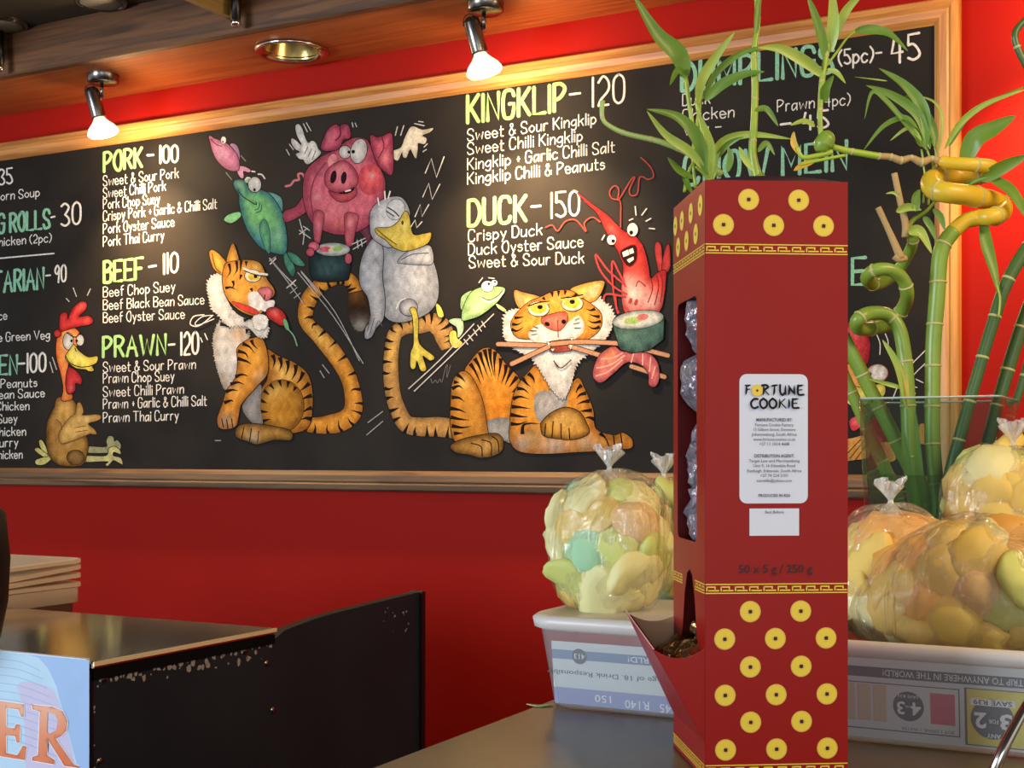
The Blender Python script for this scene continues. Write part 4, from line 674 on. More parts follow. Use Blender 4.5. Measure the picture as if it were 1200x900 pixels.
# poster on the front
A = Art(lambda x, y: U(onY(x, y, KY0-.007)), (0, -1, 0), .00004); T = (0, 680, 3.636)
A.shape(T, [(-700, 240), (380, 340), (380, 1100), (-700, 1100)], (160, 190, 232), smooth=False, grid=30, noise_=.02)
A.shape(T, [(-500, 260), (-100, 290), (120, 318), (165, 330), (205, 375), (240, 450), (270, 560), (300, 680), (330, 790), (370, 940), (380, 1090), (-500, 1090)], (186, 216, 238), smooth=False, grid=14, noise_=.03)
A.shape(T, [(75, 445), (150, 438), (225, 470), (262, 560), (300, 700), (330, 860), (340, 1050), (120, 1050), (110, 800), (100, 560)], (204, 196, 226), grid=14, noise_=.02)
for k in range(11): y = 345+k*34; A.stroke(T, [(-120, y-25), (0, y-10), (90, y+4), (170+min(k, 6)*14, y+40+k*3)], .9, (160, 190, 220))
def letter(pts_, holes=()):
    A.stroke(T, pts_+[pts_[0]], 1.8, (240, 240, 250), smooth=False); A.shape(T, pts_, (226, 136, 96), smooth=False, grid=4, holes=holes, noise_=0, blobs=[(60, 520, 120, (240, 190, 160), .7), (220, 520, 100, (240, 190, 160), .7), (60, 760, 70, (216, 112, 60), .8), (260, 780, 80, (216, 112, 60), .8)], rim=((170, 90, 70), .8, .6))
letter([(-60, 505), (105, 528), (103, 582), (90, 580), (80, 550), (28, 543), (28, 625), (62, 630), (70, 612), (88, 615), (85, 692), (72, 690), (66, 664), (28, 660), (28, 735), (75, 745), (98, 705), (115, 708), (108, 766), (-60, 740)])
letter([(138, 530), (225, 538), (270, 558), (290, 600), (285, 640), (262, 665), (240, 674), (285, 740), (318, 785), (340, 792), (338, 800), (275, 790), (206, 680), (203, 745), (235, 765), (232, 784), (138, 768), (140, 752), (163, 745), (172, 560), (140, 550)], [[(205, 562), (235, 570), (248, 600), (240, 640), (215, 652), (203, 650)]])
M_post = paint('printed_poster', .35, .02, 40, .4, .86)
po = A.build('poster', M_post, un); po['label'] = 'pale blue poster with orange letters ER'
MB().box(U((KX-1.45, KY0-.0068, .05)), U((KX-.003, KY0-.0005, onY(60, 767, KY0).z)), 0).build('poster_backing', M_sticker, un)
# black round thing at the far left edge
o = MB().lathe([(.0001, 0), (.10, 0), (.115, .01), (.125, .06), (.128, .12), (.122, .18), (.10, .2), (.0001, .205)], seg=40).build('cooking_pot', mat('matte_black', (16, 16, 17), .6, spec=.2), None, True)
q = P(5, 660, 1.78); rv = RT*.128; o.location = (q.x-rv.x, q.y-rv.y, CT); tag(o, 'rounded black pot cut by the left picture edge, on the steel top', 'pot')
# container with fanned lids behind the steel top
tb = tag(empty('storage_tub', (0, 0, 0)), 'translucent cream plastic tub behind the steel top at far left', 'tub')
SH = MB().box((KX-1.45, KY1+.02, .80), (KX-.03, KY2+.05, .86), .003).build('back_shelf', M_steel); tag(SH, 'low steel work shelf behind the serving unit', 'shelf')
tb.location = (-1.91, -1.03, .861)
def rrect(x0, y0, x1, y1, r, z, n=5):
    out = []
    for cx, cy, a0 in ((x1-r, y0+r, -90), (x1-r, y1-r, 0), (x0+r, y1-r, 90), (x0+r, y0+r, 180)):
        for k in range(n+1): a = math.radians(a0+90*k/n); out.append((cx+r*math.cos(a), cy+r*math.sin(a), z))
    return out
hh = 1.056-.861; LD = .225
MB().loft([rrect(-.33, -LD+.02, -.02, -.02, .02, 0), rrect(-.345, -LD+.006, -.006, -.006, .025, hh-.014), rrect(-.345, -LD+.006, -.006, -.006, .025, hh-.03), rrect(-.352, -LD, 0, 0, .028, hh-.028), rrect(-.352, -LD, 0, 0, .028, hh)], True, False).build('tub_body', M_lidp, tb, True)
for k, (tl, rz, dz) in enumerate(((.0, .0, .0095), (.06, .02, .027), (.115, -.015, .043), (.04, .01, .0545))):
    l = MB().loft([rrect(-.352, -LD, 0, 0, .028, 0), rrect(-.356, -LD-.004, .004, .004, .03, -.001), rrect(-.356, -LD-.004, .004, .004, .03, -.008), rrect(-.354, -LD-.002, .002, .002, .03, -.008), rrect(-.345, -LD+.006, -.006, -.006, .026, -.002)]).build('tub_lid', M_lidp, None)
    l.location = tb.location+Vector((0, 0, hh+dz)); l.rotation_euler = (tl*.6, 0, rz); tag(l, ['flat cream lid lowest on the far left tub', 'tilted cream lid second from the bottom on the far left tub', 'steepest tilted cream lid on the far left tub', 'topmost cream lid on the far left tub'][k], 'lid', 'lids fanned on the far left tub')
# ------------------------------------------------------------------ tubs with newspaper
def tub(name, x0, x1, y0, y1, h, label, lidded, paper):
    t = tag(empty(name, (x0, y0, CT+.0005)), label, 'tub'); W = x1-x0; D = y1-y0
    MB().loft([rrect(0, 0, W, D, .025, .0), rrect(-.003, -.003, W+.003, D+.003, .028, .004), rrect(-.014, -.014, W+.014, D+.014, .03, h-.012)], True, False).build('tub_wall', M_tub, t, True)
    e = .020
    MB().loft([rrect(-.013, -.013, W+.013, D+.013, .03, h-.016), rrect(-e, -e, W+e, D+e, .034, h-.013), rrect(-e-.002, -e-.002, W+e+.002, D+e+.002, .036, h-.004), rrect(-e+.003, -e+.003, W+e-.003, D+e-.003, .034, h), rrect(-.010, -.010, W+.010, D+.010, .03, h-.002)], False, lidded).build('rim', M_tubrim, t, True)
    paper(t, W, D, h); return t
M_news = mat('newspaper', (206, 208, 206), .7); M_newsd = mat('news_dark', (78, 84, 92), .7); M_newsb = mat('news_blue', (110, 132, 162), .7); M_newsv = mat('news_violet', (140, 146, 186), .7); M_newsy = mat('news_yellow', (222, 206, 70), .7); M_newsp = mat('news_pink', (196, 80, 100), .7); M_newsw = mat('news_white', (232, 232, 230), .7)
def sheet(par, name, pl, x0, z0, x1, z1, m, lay):
    vs_ = [pl(x, z, lay) for x, z in ((x0, z0), (x1, z0), (x1, z1), (x0, z1))]; return MB().add(vs_, [(0, 1, 2, 3)]).build(name, m, par)
def ptext(par, pl, txt, cx, cz, h, wd, m, lay, flip=True, bold=0, name='print'):
    v, f = ftext(txt, h*1.35, wd, bold=bold)
    sgn = -1 if flip else 1
    mb_ = MB().add([pl(cx+sgn*x, cz+sgn*(y-h*.48), lay) for x, y in v], [tuple(q) for q in f]); return mb_.build(name, m, par)
def plane_(h, e=.0116):   # inside of the sloping front wall
    return lambda x, z, lay: (x, .0022-.0125*(z/h)-lay*.0002+.0, z)
def paperA(t, W, D, h):
    pl = plane_(h); sheet(t, 'newspaper', pl, .006, .004, W-.006, h*.72, M_news, 0); sheet(t, 'news_strip', pl, .006, h*.53, W-.006, h*.63, M_newsb, 1); sheet(t, 'news_strip', pl, .006, .004, W-.006, h*.22, M_newsv, 1)
    ptext(t, pl, 'A TRIP TO ANYWHERE IN THE WORLD!', .19, h*.58, .006, .2, M_newsw, 2); ptext(t, pl, 'Not for Persons Under the Age of 18. Drink Responsibly', .125, h*.38, .0055, .25, M_newsd, 2)
    ptext(t, pl, 'R245', .135, h*.09, .009, .026, M_newsw, 2); ptext(t, pl, 'R140', .098, h*.10, .009, .026, M_newsw, 2); ptext(t, pl, '150', .062, h*.13, .008, .018, M_newsw, 2)
    MB().add([pl(.037+.008*math.cos(a), h*.57+.008*math.sin(a), 3) for a in [2*math.pi*i/24 for i in range(24)]], [tuple(range(24))]).build('logo_disc', M_newsd, t); ptext(t, pl, '413', .037, h*.57, .006, .012, M_newsw, 4)
def paperB(t, W, D, h):
    pl = plane_(h); sheet(t, 'newspaper', pl, .006, .004, W-.006, h*.84, M_news, 0); sheet(t, 'news_strip', pl, .006, h*.64, W-.006, h*.74, M_newsd, 1)
    ptext(t, pl, 'A TRIP TO ANYWHERE IN THE WORLD!', .1175, h*.69, .0062, .125, M_newsw, 2)
    # ad boxes
    sheet(t, 'ad_frame', pl, .014, .012, .121, h*.59, M_newsd, 1); sheet(t, 'ad_panel', pl, .015, .013, .120, h*.58, M_news, 2)
    for x in (.024, .038, .052): MB().loft([[pl(x-.006+(.012 if i in (1, 2) else 0)*1, .02+(.034 if i > 1 else 0), 3) for i in range(4)], [pl(x-.005+(.010 if i in (1, 2) else 0), .021+(.032 if i > 1 else 0), 4) for i in range(4)]]).build('bottle_picture', mat('bottle_print', (196, 178, 150), .7), t)
    MB().add([pl(.077+.0135*math.cos(a), .036+.0135*math.sin(a), 3) for a in [2*math.pi*i/28 for i in range(28)]], [tuple(range(28))]).build('offer_disc', M_newsd, t); ptext(t, pl, '4 3', .077, .034, .012, .021, M_newsw, 4, bold=.02); ptext(t, pl, 'SAVE R33', .077, .045, .003, .018, M_newsw, 4); ptext(t, pl, 'FOR', .077, .036, .0025, .005, M_newsw, 5)
    sheet(t, 'product_picture', pl, .096, .022, .117, .050, M_newsp, 3); ptext(t, pl, 'BUY 1 DRINK 1 WATER', .093, .0155, .003, .045, M_newsd, 3)
    sheet(t, 'ad_frame', pl, .125, .006, .24, h*.61, M_newsd, 1); sheet(t, 'ad_panel', pl, .127, .007, .238, h*.60, M_newsy, 2)
    MB().add([pl(.148+.018*math.cos(a), .031+.018*math.sin(a), 3) for a in [2*math.pi*i/28 for i in range(28)]], [tuple(range(28))]).build('offer_disc', M_newsd, t)
    ptext(t, pl, 'ANY', .149, .016, .004, .012, M_newsw, 4, bold=.02); ptext(t, pl, '3', .159, .029, .014, .010, M_newsw, 4, bold=.03); ptext(t, pl, '2', .138, .029, .014, .010, M_newsw, 4, bold=.03); ptext(t, pl, 'FOR', .149, .029, .004, .008, M_newsw, 4)
    sheet(t, 'offer_bar', pl, .130, .0425, .167, .0485, M_newsw, 4); ptext(t, pl, 'SAVE R39', .1485, .0455, .0045, .032, M_newsd, 5, bold=.02)
tub('plastic_tub', -.605, -.365, -1.668, -1.455, .096, 'clear lidded plastic tub lined with newspaper, left of the red box', True, paperA)
tub('plastic_tub', -.315, -.02, -1.686, -1.425, .094, 'open clear plastic tub of bagged crackers right of the red box', False, paperB)
# ------------------------------------------------------------------ prawn crackers in tied bags
def leafmat(name, c, c2):
    m = mat(name, c, .38, col2=c2, noise_scale=30, noise_amt=.4, ns_detail=2, bump=.25 if 'cracker' in name else 0, bump_scale=120); nt = m.node_tree; b = nt.nodes['Principled BSDF']; out = [n for n in nt.nodes if n.type == 'OUTPUT_MATERIAL'][0]
    tl = nt.nodes.new('ShaderNodeBsdfTranslucent'); tl.inputs[0].default_value = (*lin(c), 1); mx = nt.nodes.new('ShaderNodeMixShader'); mx.inputs[0].default_value = .3
    nt.links.new(b.outputs[0], mx.inputs[1]); nt.links.new(tl.outputs[0], mx.inputs[2]); nt.links.new(mx.outputs[0], out.inputs[0]); return m
def cracker_mesh(seed):
    rnd = random.Random(seed); import bmesh
    bm = bmesh.new(); bmesh.ops.create_icosphere(bm, subdivisions=3, radius=1)
    a, b = rnd.uniform(.8, 1.0), rnd.uniform(.62, .85)
    for v in bm.verts:
        p = v.co.copy(); n1 = noise.noise(p*1.6+Vector((seed*3.1, 0, 0))); n2 = noise.noise(p*4+Vector((seed, 5, 0)))
        r = 1+.2*n1+.06*n2; x, y, z = p.x*a*r, p.y*b*r, p.z*.46*(1+.3*n2)
        z += -.30*(x*x)-.12*y*y + .08*math.sin(3*y+seed)
        v.co = Vector((x, y, z))
    me = bpy.data.meshes.new('prawn_cracker'); bm.to_mesh(me); bm.free()
    for p in me.polygons: p.use_smooth = True
    return me
CM = [cracker_mesh(i) for i in range(6)]
CCOL = {'yellow': (253, 218, 116), 'green': (224, 230, 134), 'orange': (252, 192, 98), 'peach': (248, 208, 146), 'mint': (182, 232, 186), 'pale': (255, 244, 180)}
CMAT = {k: leafmat(k+'_cracker', c, tuple(min(255, int(v*1.02+6)) for v in c)) for k, c in CCOL.items()}
CMAT_old = {} and {k: mat(k+'_cracker', c, .55, col2=tuple(min(255, int(v*1.02+6)) for v in c), noise_scale=40, noise_amt=.3, bump=.35, bump_scale=220, sss=.0) for k, c in CCOL.items()}
CMESH = {}
def cracker(kind, i):
    k = (kind, i)
    if k not in CMESH: me = CM[i].copy(); me.materials.append(CMAT[kind]); CMESH[k] = me
    return CMESH[k]
def bag(c, r, n, kinds, size, where, label, knot_off=(0, 0), neck=.04, seed=1, kscale=1.0, basez=None, taper=0):
    rnd = random.Random(seed); c = Vector(c)
    t = tag(empty('cracker_bag', (c.x, c.y, c.z-r[2])), label, 'bag', 'tied clear bags of prawn crackers')
    def S(d, k=1.0):     # body surface in camera-free local axes (x along wall, y depth, z up)
        e = 1/(abs(d.x)**2.4+abs(d.y)**2.4+abs(d.z)**2.4)**(1/2.4)
        sx = 1-taper*d.z*.5
        return Vector((d.x*r[0]*e*k*sx, d.y*r[1]*e*k, d.z*r[2]*e*k))
    # crackers
    gold = math.pi*(3-5**.5); m_out = int(n*.72)
    for i in range(n):
        if i < m_out: z = 1-2*(i+.5)/m_out; k = .76
        else: z = 1-2*(i-m_out+.5)/(n-m_out); k = .42
        a = gold*i+seed; rr = math.sqrt(1-z*z); d = Vector((rr*math.cos(a), rr*math.sin(a), z)); p = S(d, k)
        sz = size*rnd.uniform(1.05, 1.45); kd = rnd.choice(kinds)
        o = bpy.data.objects.new('prawn_cracker', cracker(kd, rnd.randrange(6))); C.objects.link(o)
        o.location = c+p; nrm = Vector((d.x, d.y, d.z*.8)).normalized(); q_ = (nrm*(1 if rnd.random() < .8 else -1)).to_track_quat('Z', 'Y')
        from mathutils import Euler
        o.rotation_euler = (q_.to_matrix() @ Euler((rnd.uniform(-.45, .45), rnd.uniform(-.45, .45), rnd.uniform(0, 6.28))).to_matrix()).to_euler(); o.scale = (sz, sz, sz*.9)
        tag(o, kd+' puffy prawn cracker inside '+where, 'cracker', kd+' crackers inside '+where)
    # film body
    vs_ = []; fs_ = []; NU, NV = 64, 40
    kz = r[2]*.93
    for j in range(NV+1):
        ph = -math.pi/2+math.pi*j/NV
        for i in range(NU):
            a = 2*math.pi*i/NU; d = Vector((math.cos(ph)*math.cos(a), math.cos(ph)*math.sin(a), math.sin(ph))); p = S(d, 1.03)
            f = .05*noise.noise(p*22+Vector((seed, 0, 0)))+.03*noise.noise(p*55+Vector((0, seed, 0)))
            up = max(0, math.sin(ph)); f += .035*math.sin(a*9+seed+3*noise.noise(p*10))*up**1.5
            p = p*(1+f)
            vs_.append(p+Vector((0, 0, r[2])))
    for j in range(NV):
        for i in range(NU): k = (i+1) % NU; fs_.append((j*NU+i, j*NU+k, (j+1)*NU+k, (j+1)*NU+i))
    MB().add(vs_, fs_).build('bag_film', M_bag, t, True)
    # neck and frill
    ko = RT*knot_off[0]+UP*0; base = ko+Vector((0, 0, 2*r[2]*1.0+.002)); NK = 40; rings = []
    prof = [(.024, -.016), (.012, -.004), (.0055, .004), (.0045, .008), (.0052, .011), (.011, .020), (.017, .030), (.021, .038), (.020, .042)]
    for pr, pz in prof:
        ring = []
        for i in range(NK):
            a = 2*math.pi*i/NK; fr = 1+(.34*math.sin(a*7+seed)+.2*math.sin(a*12+seed*2))*(max(0, pz-.008)/.03 if pz > 0 else .3)
            wob = (.006*math.sin(a*3+seed)+.004*math.sin(a*5+seed))*max(0, pz-.012)/.03
            ring.append(base+Vector((pr*fr*math.cos(a)*1.0, pr*fr*.7*math.sin(a), pz+wob))*1.0*1.0)
        rings.append([base+(q_-base)*kscale*.6 for q_ in ring])
    o = MB().loft(rings, False, False).build('bag_knot', M_knot, t, True)
    return t
M_knot = film('gathered_bag_plastic', (250, 246, 236), .35, .15, 60, 1.0, .2)
cA = P(714, 641, 1.43); bag(cA, (.067, .052, .079), 46, ['pale', 'yellow', 'green', 'mint', 'peach', 'pale', 'green'], .027, 'the bag left of the red box', 'tied clear bag of pastel crackers on the lidded tub, left of the red box', (0, 0), seed=3, taper=-.18)
cA2 = P(792, 641, 1.545); bag(cA2, (.048, .040, .078), 30, ['yellow', 'pale', 'green', 'mint'], .025, 'the bag half hidden behind the red box', 'tied clear bag of pale crackers half hidden behind the red box', (-.014, 0), seed=5)
c1 = P(1046, 676, 1.375); bag(c1, (.060, .050, .072), 42, ['yellow', 'yellow', 'yellow', 'orange', 'pale', 'green'], .029, 'the bag in front of the glass vase', 'tied clear bag of golden crackers in front of the glass vase, knot upright', (-.002, 0), seed=8)
c3 = P(1178, 592, 1.40); bag(c3, (.066, .050, .060), 40, ['yellow', 'yellow', 'pale', 'yellow', 'green'], .029, 'the bag highest at the right edge', 'tied clear bag of golden and green crackers highest at the right edge', (.008, 0), seed=12)
c2 = P(1150, 690, 1.275); bag(c2, (.112, .056, .068), 64, ['yellow', 'yellow', 'pale', 'yellow', 'peach', 'orange', 'yellow', 'green'], .030, 'the large bag lying in the right tub', 'large clear bag of crackers lying in the front of the right tub', (.15, 0), seed=21, taper=.7)
# ------------------------------------------------------------------ fortune cookie box
BZ = 1.062; o0 = P(826.5, 530, BZ); BA = YAW+math.radians(4.56); BW = .1165; BD = .125; BH = .4805
bx = tag(empty('cookie_box', (o0.x, o0.y, CT+.0006), BA), 'tall red card fortune cookie box with yellow coins standing on the counter', 'box')
def fb(px, py): return ((px-826.5)/F*BZ*1.0, .263-(py-530)/F*BZ)
Y0 = -.0006
def panel(name, outer, holes, pl, m, th=.0006):
    v, f = planar(outer, holes); o = MB().add([pl(x, z) for x, z in v], [tuple(map(int, q)) for q in f]).build(name, m, bx); solidify(o, th, 0); return o
panel('front_panel', [(0, 0), (BW, 0), (BW, BH), (0, BH)], [], lambda x, z: (x, 0, z), M_card)
panel('back_panel', [(0, 0), (BW, 0), (BW, BH), (0, BH)], [], lambda x, z: (x, BD, z), M_card)
panel('right_panel', [(0, 0), (BD, 0), (BD, BH), (0, BH)], [], lambda y, z: (BW, y, z), M_card)
def rr2(x0, z0, x1, z1, r, n=5): return [(a, b) for a, b, _ in rrect(x0, z0, x1, z1, r, 0, n)]
hz = .03
notch = [(.004, .09), (.004, hz), (BD-.004, hz), (BD-.004, .088), (.095, .094), (.086, .112), (.078, .142), (.068, .160), (.058, .164), (.048, .160), (.038, .142), (.030, .112), (.018, .094)]
panel('side_panel', [(0, 0), (BD, 0), (BD, BH), (0, BH)], [rr2(.030, .188, .108, .392, .008), notch], lambda y, z: (0, y, z), M_card)
# bowed lid
v, f = planar([(0, 0), (BW, 0), (BW, BD), (0, BD)], [], .012)
o = MB().add([(x, y, BH-.0005+.0085*math.sin(math.pi*x/BW)**.6*(y/BD)**.12) for x, y in v], [tuple(map(int, q)) for q in f]).build('top_lid', M_lid, bx, True); solidify(o, .0006)
MB().box((0, 0, 0), (BW, BD, .001)).build('bottom', M_card, bx)
# chute
ca = [(0, hz), (-.042, .105), (-.028, .0985), (-.014, .0985), (0, .105)]
for y, m_, nm in ((.0005, M_card, 'chute_cheek'), (BD-.0008, M_cardin, 'chute_cheek')):
    if y > .1: ca = [(0, hz), (-.042, .119), (-.028, .113), (-.014, .112), (0, .116)]
    cc = [(0, hz)]+[tuple(q) for q in crom(ca[1:], 4)]
    o = MB().add([(x, y, z) for x, z in cc], [tuple(range(len(cc)))]).build(nm, m_, bx); solidify(o, .0006, 0)
o = MB().add([(0, 0, hz), (-.042, 0, .105), (-.042, BD, .119), (0, BD, hz)], [(0, 1, 2, 3)]).build('chute_front', M_card, bx); solidify(o, .001, 0)
o = MB().add([(.0022, 0.001, hz), (-.0395, 0.001, .1045), (-.0395, BD-.001, .1185), (.0022, BD-.001, hz)], [(0, 1, 2, 3)]).build('chute_lining', M_cardin, bx)
o = MB().add([(-.0415, .0, .105), (-.0435, .0, .1075), (-.0435, BD, .1215), (-.0415, BD, .119)], [(0, 1, 2, 3)]).build('chute_lip', mat('pale_cut_edge', (222, 150, 150), .5), bx); solidify(o, .0009, 0)
# coins
def disc2(cx, cz, r, n=28): return [(cx+r*math.cos(2*math.pi*i/n), cz+r*math.sin(2*math.pi*i/n)) for i in range(n)]
coin_me = bpy.data.meshes.new('printed_coin'); cv = []; cf = []; cmi = []
for r, lay, mi in ((.0086, 1, 1), (.0078, 2, 0), (.0028, 3, 1)):
    n0 = len(cv); cv += [(x, -.00012*lay, z) for x, z in (disc2(0, 0, r) if mi == 0 or lay == 1 else disc2(0, 0, r, 4))]; cf.append(tuple(range(n0, len(cv)))); cmi.append(mi)
n0 = len(cv); s_ = .0014; cv += [(x, -.00048, z) for x, z in ((-s_, -s_), (s_, -s_), (s_, s_), (-s_, s_))]; cf.append(tuple(range(n0, len(cv)))); cmi.append(2)
coin_me.from_pydata(cv, [], cf)
for m_ in (M_gold, M_goldrim, M_print): coin_me.materials.append(m_)
for p, k in zip(coin_me.polygons, cmi): p.material_index = k
def coin(loc, rz=0):
    o = bpy.data.objects.new('printed_coin', coin_me); C.objects.link(o); o.parent = bx; o.location = loc; o.rotation_euler = (0, 0, rz)
for px, py in [(878, 234), (938, 234), (848, 264), (908, 264), (968, 264)]+[(x, y) for y, xs in ((718, (880, 940.5)), (750, (849.5, 910, 971)), (783, (880, 941)), (816, (850, 911, 972)), (848, (880.5, 941.5)), (880, (850.5, 911.5, 972.5))) for x in xs]:
    x, z = fb(px, py); coin((x, -.0004, z))
for y, z in ((.016, .463), (.052, .463), (.088, .463), (.116, .463), (.033, .4425), (.069, .4425), (.104, .4425)): coin((-.0004, y, z), -math.pi/2)
# meander borders
def meander(length, pl, name):
    mb_ = MB(); h = .0080; tk = .0011; n = max(1, round(length/.0115)); u = length/n
    def rct(x0, z0, x1, z1): mb_.add([pl(x0, z0), pl(x1, z0), pl(x1, z1), pl(x0, z1)], [(0, 1, 2, 3)])
    rct(0, 0, length, tk*.8); rct(0, h-tk*.8, length, h)
    for i in range(n):
        x = i*u
        rct(x+.0006, .002, x+.0006+tk, h-.002); rct(x+.0006, h-.002-tk, x+u*.62, h-.002); rct(x+.0006+.0018, .002, x+u*.95, .002+tk); rct(x+u*.62, .0036, x+u*.62+tk, h-.002)
    tag(mb_.build(name, M_gold, bx), kind='stuff')
for zc in (.4215, .149, .004):
    for L_, pl, nm in ((BW, lambda x, z: (x, -.0006, zc+z), 'meander_border'), (BD, lambda x, z: (-.0006, x, zc+z), 'meander_border')):
        if L_ == BD and zc == .149:
            meander(.036, lambda x, z: (-.0006, x, zc+z), nm); meander(.040, lambda x, z: (-.0006, BD-.040+x, zc+z), nm)
        else:
            band = MB().add([pl(0, 0), pl(L_, 0), pl(L_, .008), pl(0, .008)], [(0, 1, 2, 3)]); meander(L_, pl, nm)
# stickers
def flat_on_front(name, outer, m, lay): return MB().add([(x, -.0005-.0002*lay, z) for x, z in outer], [tuple(range(len(outer)))]).build(name, m, bx)
x0, z1 = fb(867, 439); x1, z0 = fb(949, 591); flat_on_front('address_label', rr2(x0, z0, x1, z1, .006), M_sticker, 0)
x0b, z1b = fb(879, 597); x1b, z0b = fb(938.5, 629); flat_on_front('best_before_label', [(x0b, z0b), (x1b, z0b), (x1b, z1b), (x0b, z1b)], M_sticker, 0)
def btext(txt, px, py, hpx, wpx, m=M_ink, bold=0):
    v, f = ftext(txt, hpx/F*BZ*1.38, wpx/F*BZ, bold=bold); cx, cz = fb(px, py+hpx/2)
    return MB().add([(cx+x, -.0011, cz+y) for x, y in v], [tuple(q) for q in f]).build('printed_line', m, bx)
for s, py, hp, wp, b_ in (('MANUFACTURED BY:', 492.5, 4, 43, .012), ('Fortune Cookie Factory', 498.5, 3.6, 46, 0), ('15 Gilbert Street, Denmore', 504, 3.6, 50, 0), ('Johannesburg, South Africa', 509.7, 3.6, 54, 0), ('www.fortunecookies.co.za', 515.5, 3.6, 50, 0), ('+27 11 1014 4688', 521, 3.6, 36, 0),
                       ('DISTRIBUTION AGENT:', 535, 4, 48, .012), ('Target Law and Merchandising', 540.8, 3.6, 61, 0), ('Unit 9, 16 Edendale Road', 546.5, 3.6, 50, 0), ('Eastleigh, Edenvale, South Africa', 552.5, 3.6, 65, 0), ('+27 74 224 2101', 558, 3.6, 33, 0), ('storelife@yahoo.com', 564, 3.6, 42, 0), ('PRODUCED IN RSA', 581.5, 3.6, 38, .012)):
    btext(s, 908.5, py, hp, wp, bold=b_)
btext('Best Before:', 909, 601, 3.4, 23); btext('50 x 5 g / 250 g', 910, 667.5, 10, 88, M_print, .006)
# logo in angular brush letters
BR = {'F': [[(0, 9.6), (2.5, 9), (6, 9.8)], [(1.6, 9.5), (1.8, 5), (.9, 0)], [(1.6, 5.4), (5, 5.8)]], 'R': [[(0, 9.4), (4, 9.6), (5.6, 7.6), (1.6, 5)], [(1.6, 9.4), (1.6, 4), (.8, 0)], [(2.2, 5), (6.6, .2)]], 'T': [[(0, 9), (3.4, 9.2), (7, 10)], [(3.6, 9.4), (3.4, 4), (2.6, 0)]], 'U': [[(.6, 9.8), (.8, 3), (3, .4), (5.6, 3)], [(5.8, 9.8), (5.6, 4), (6.2, 0)]],
      'N': [[(1, 9.8), (1, 4), (.4, 0)], [(0, 9.8), (3, 5), (6.2, 1)], [(6, 9.8), (5.8, 4), (6.4, 0)]], 'E': [[(0, 9.4), (3, 9.2), (6.4, 9.8)], [(1.2, 9.4), (.9, 4), (1.8, .7), (6.4, 0.8)], [(1.2, 5), (5.2, 5.4)]], 'C': [[(6.2, 9.2), (3, 9.2), (.6, 6), (1, 2), (3.4, .3), (6.4, 1.6)]], 'O': [[(3, 9.8), (.4, 7), (.6, 2.6), (3.2, .3), (6, 2.6), (6, 7), (3, 9.8)]],
      'K': [[(1, 9.8), (1.2, 4), (.4, 0)], [(6, 9.8), (1.2, 5)], [(2.2, 5.6), (6.8, .2)]], 'I': [[(1, 9.8), (1.2, 4), (.6, 0)]]}
LA = Art(lambda x, y: Vector((fb(x, y)[0], -.0012, fb(x, y)[1])), (0, -1, 0), .00002)
def logo(txt, x0, x1, yb, h):
    tot = sum(3.2 if c == 'I' else 8.2 for c in txt)-1.4; x = 0
    for c in txt:
        if c == 'o':
            cx, cz = fb(x0+(x+3.6)/tot*(x1-x0), yb-h*.45); o = bpy.data.objects.new('printed_coin', coin_me); C.objects.link(o); o.parent = bx; o.location = (cx, -.0012, cz); o.scale = (.56, .4, .56)
        else:
            for st in BR[c]: LA.stroke(I, [(x0+(x+a)/tot*(x1-x0), yb-b/10*h) for a, b in st], 2.5, (20, 16, 18), smooth=len(st) > 2, taper=2 if len(st) < 4 else 0)
        x += 3.2 if c == 'I' else 8.2
logo('FoRTUNE', 873, 944, 464, 12.5); logo('COOKIE', 880, 938, 479.5, 12)
LA.build('logo_lettering', paint('label_ink', .5, 0), bx)
# wrapped cookies seen through the window and in the chute
def packet(seed, sx, sy, sz):
    rnd = random.Random(seed); vs_ = []; fs_ = []; NU, NV = 36, 14
    for j in range(NV+1):
        v_ = j/NV*2-1
        for i in range(NU):
            a = 2*math.pi*i/NU; th = (1-v_*v_)**.5 if abs(v_) < 1 else 0
            th = max(th, .04); p = Vector((sx*math.cos(a)*(.75+.25*th), sy*math.sin(a)*th, sz*v_))
            cr = noise.noise(p*70+Vector((seed, 0, 0)))*.007+noise.noise(p*160)*.003; p += Vector((math.cos(a), math.sin(a), 0))*cr
            vs_.append(p)
    for j in range(NV):
        for i in range(NU): k = (i+1) % NU; fs_.append((j*NU+i, j*NU+k, (j+1)*NU+k, (j+1)*NU+i))
    fs_.append(tuple(range(NU-1, -1, -1))); fs_.append(tuple(range(NV*NU, NV*NU+NU)))
    return MB().add(vs_, fs_)
M_wrap = mat('silver_cookie_wrapper', (140, 132, 142), .25, .5, bump=.7, bump_scale=50); random.seed(11)
from mathutils import Euler
Rb = Matrix.Translation(bx.location) @ Euler((0, 0, BA)).to_matrix().to_4x4()
for k in range(8):
    o = packet(k, .022, .013, .03).build('wrapped_cookie', M_wrap, None, False); p = Vector((.019, .047+.042*(k % 2), .205+.056*(k//2)))
    o.location = Rb @ p; o.rotation_euler = (random.uniform(-.3, .3), random.uniform(-.2, .2), BA+1.57+random.uniform(-.3, .3)); tag(o, 'silver wrapped cookie %s in the red box window, %s column' % (['lowest', 'second from the bottom', 'third from the bottom', 'topmost'][k//2], ['nearer', 'farther'][k % 2]), 'cookie', 'silver wrapped cookies behind the window')
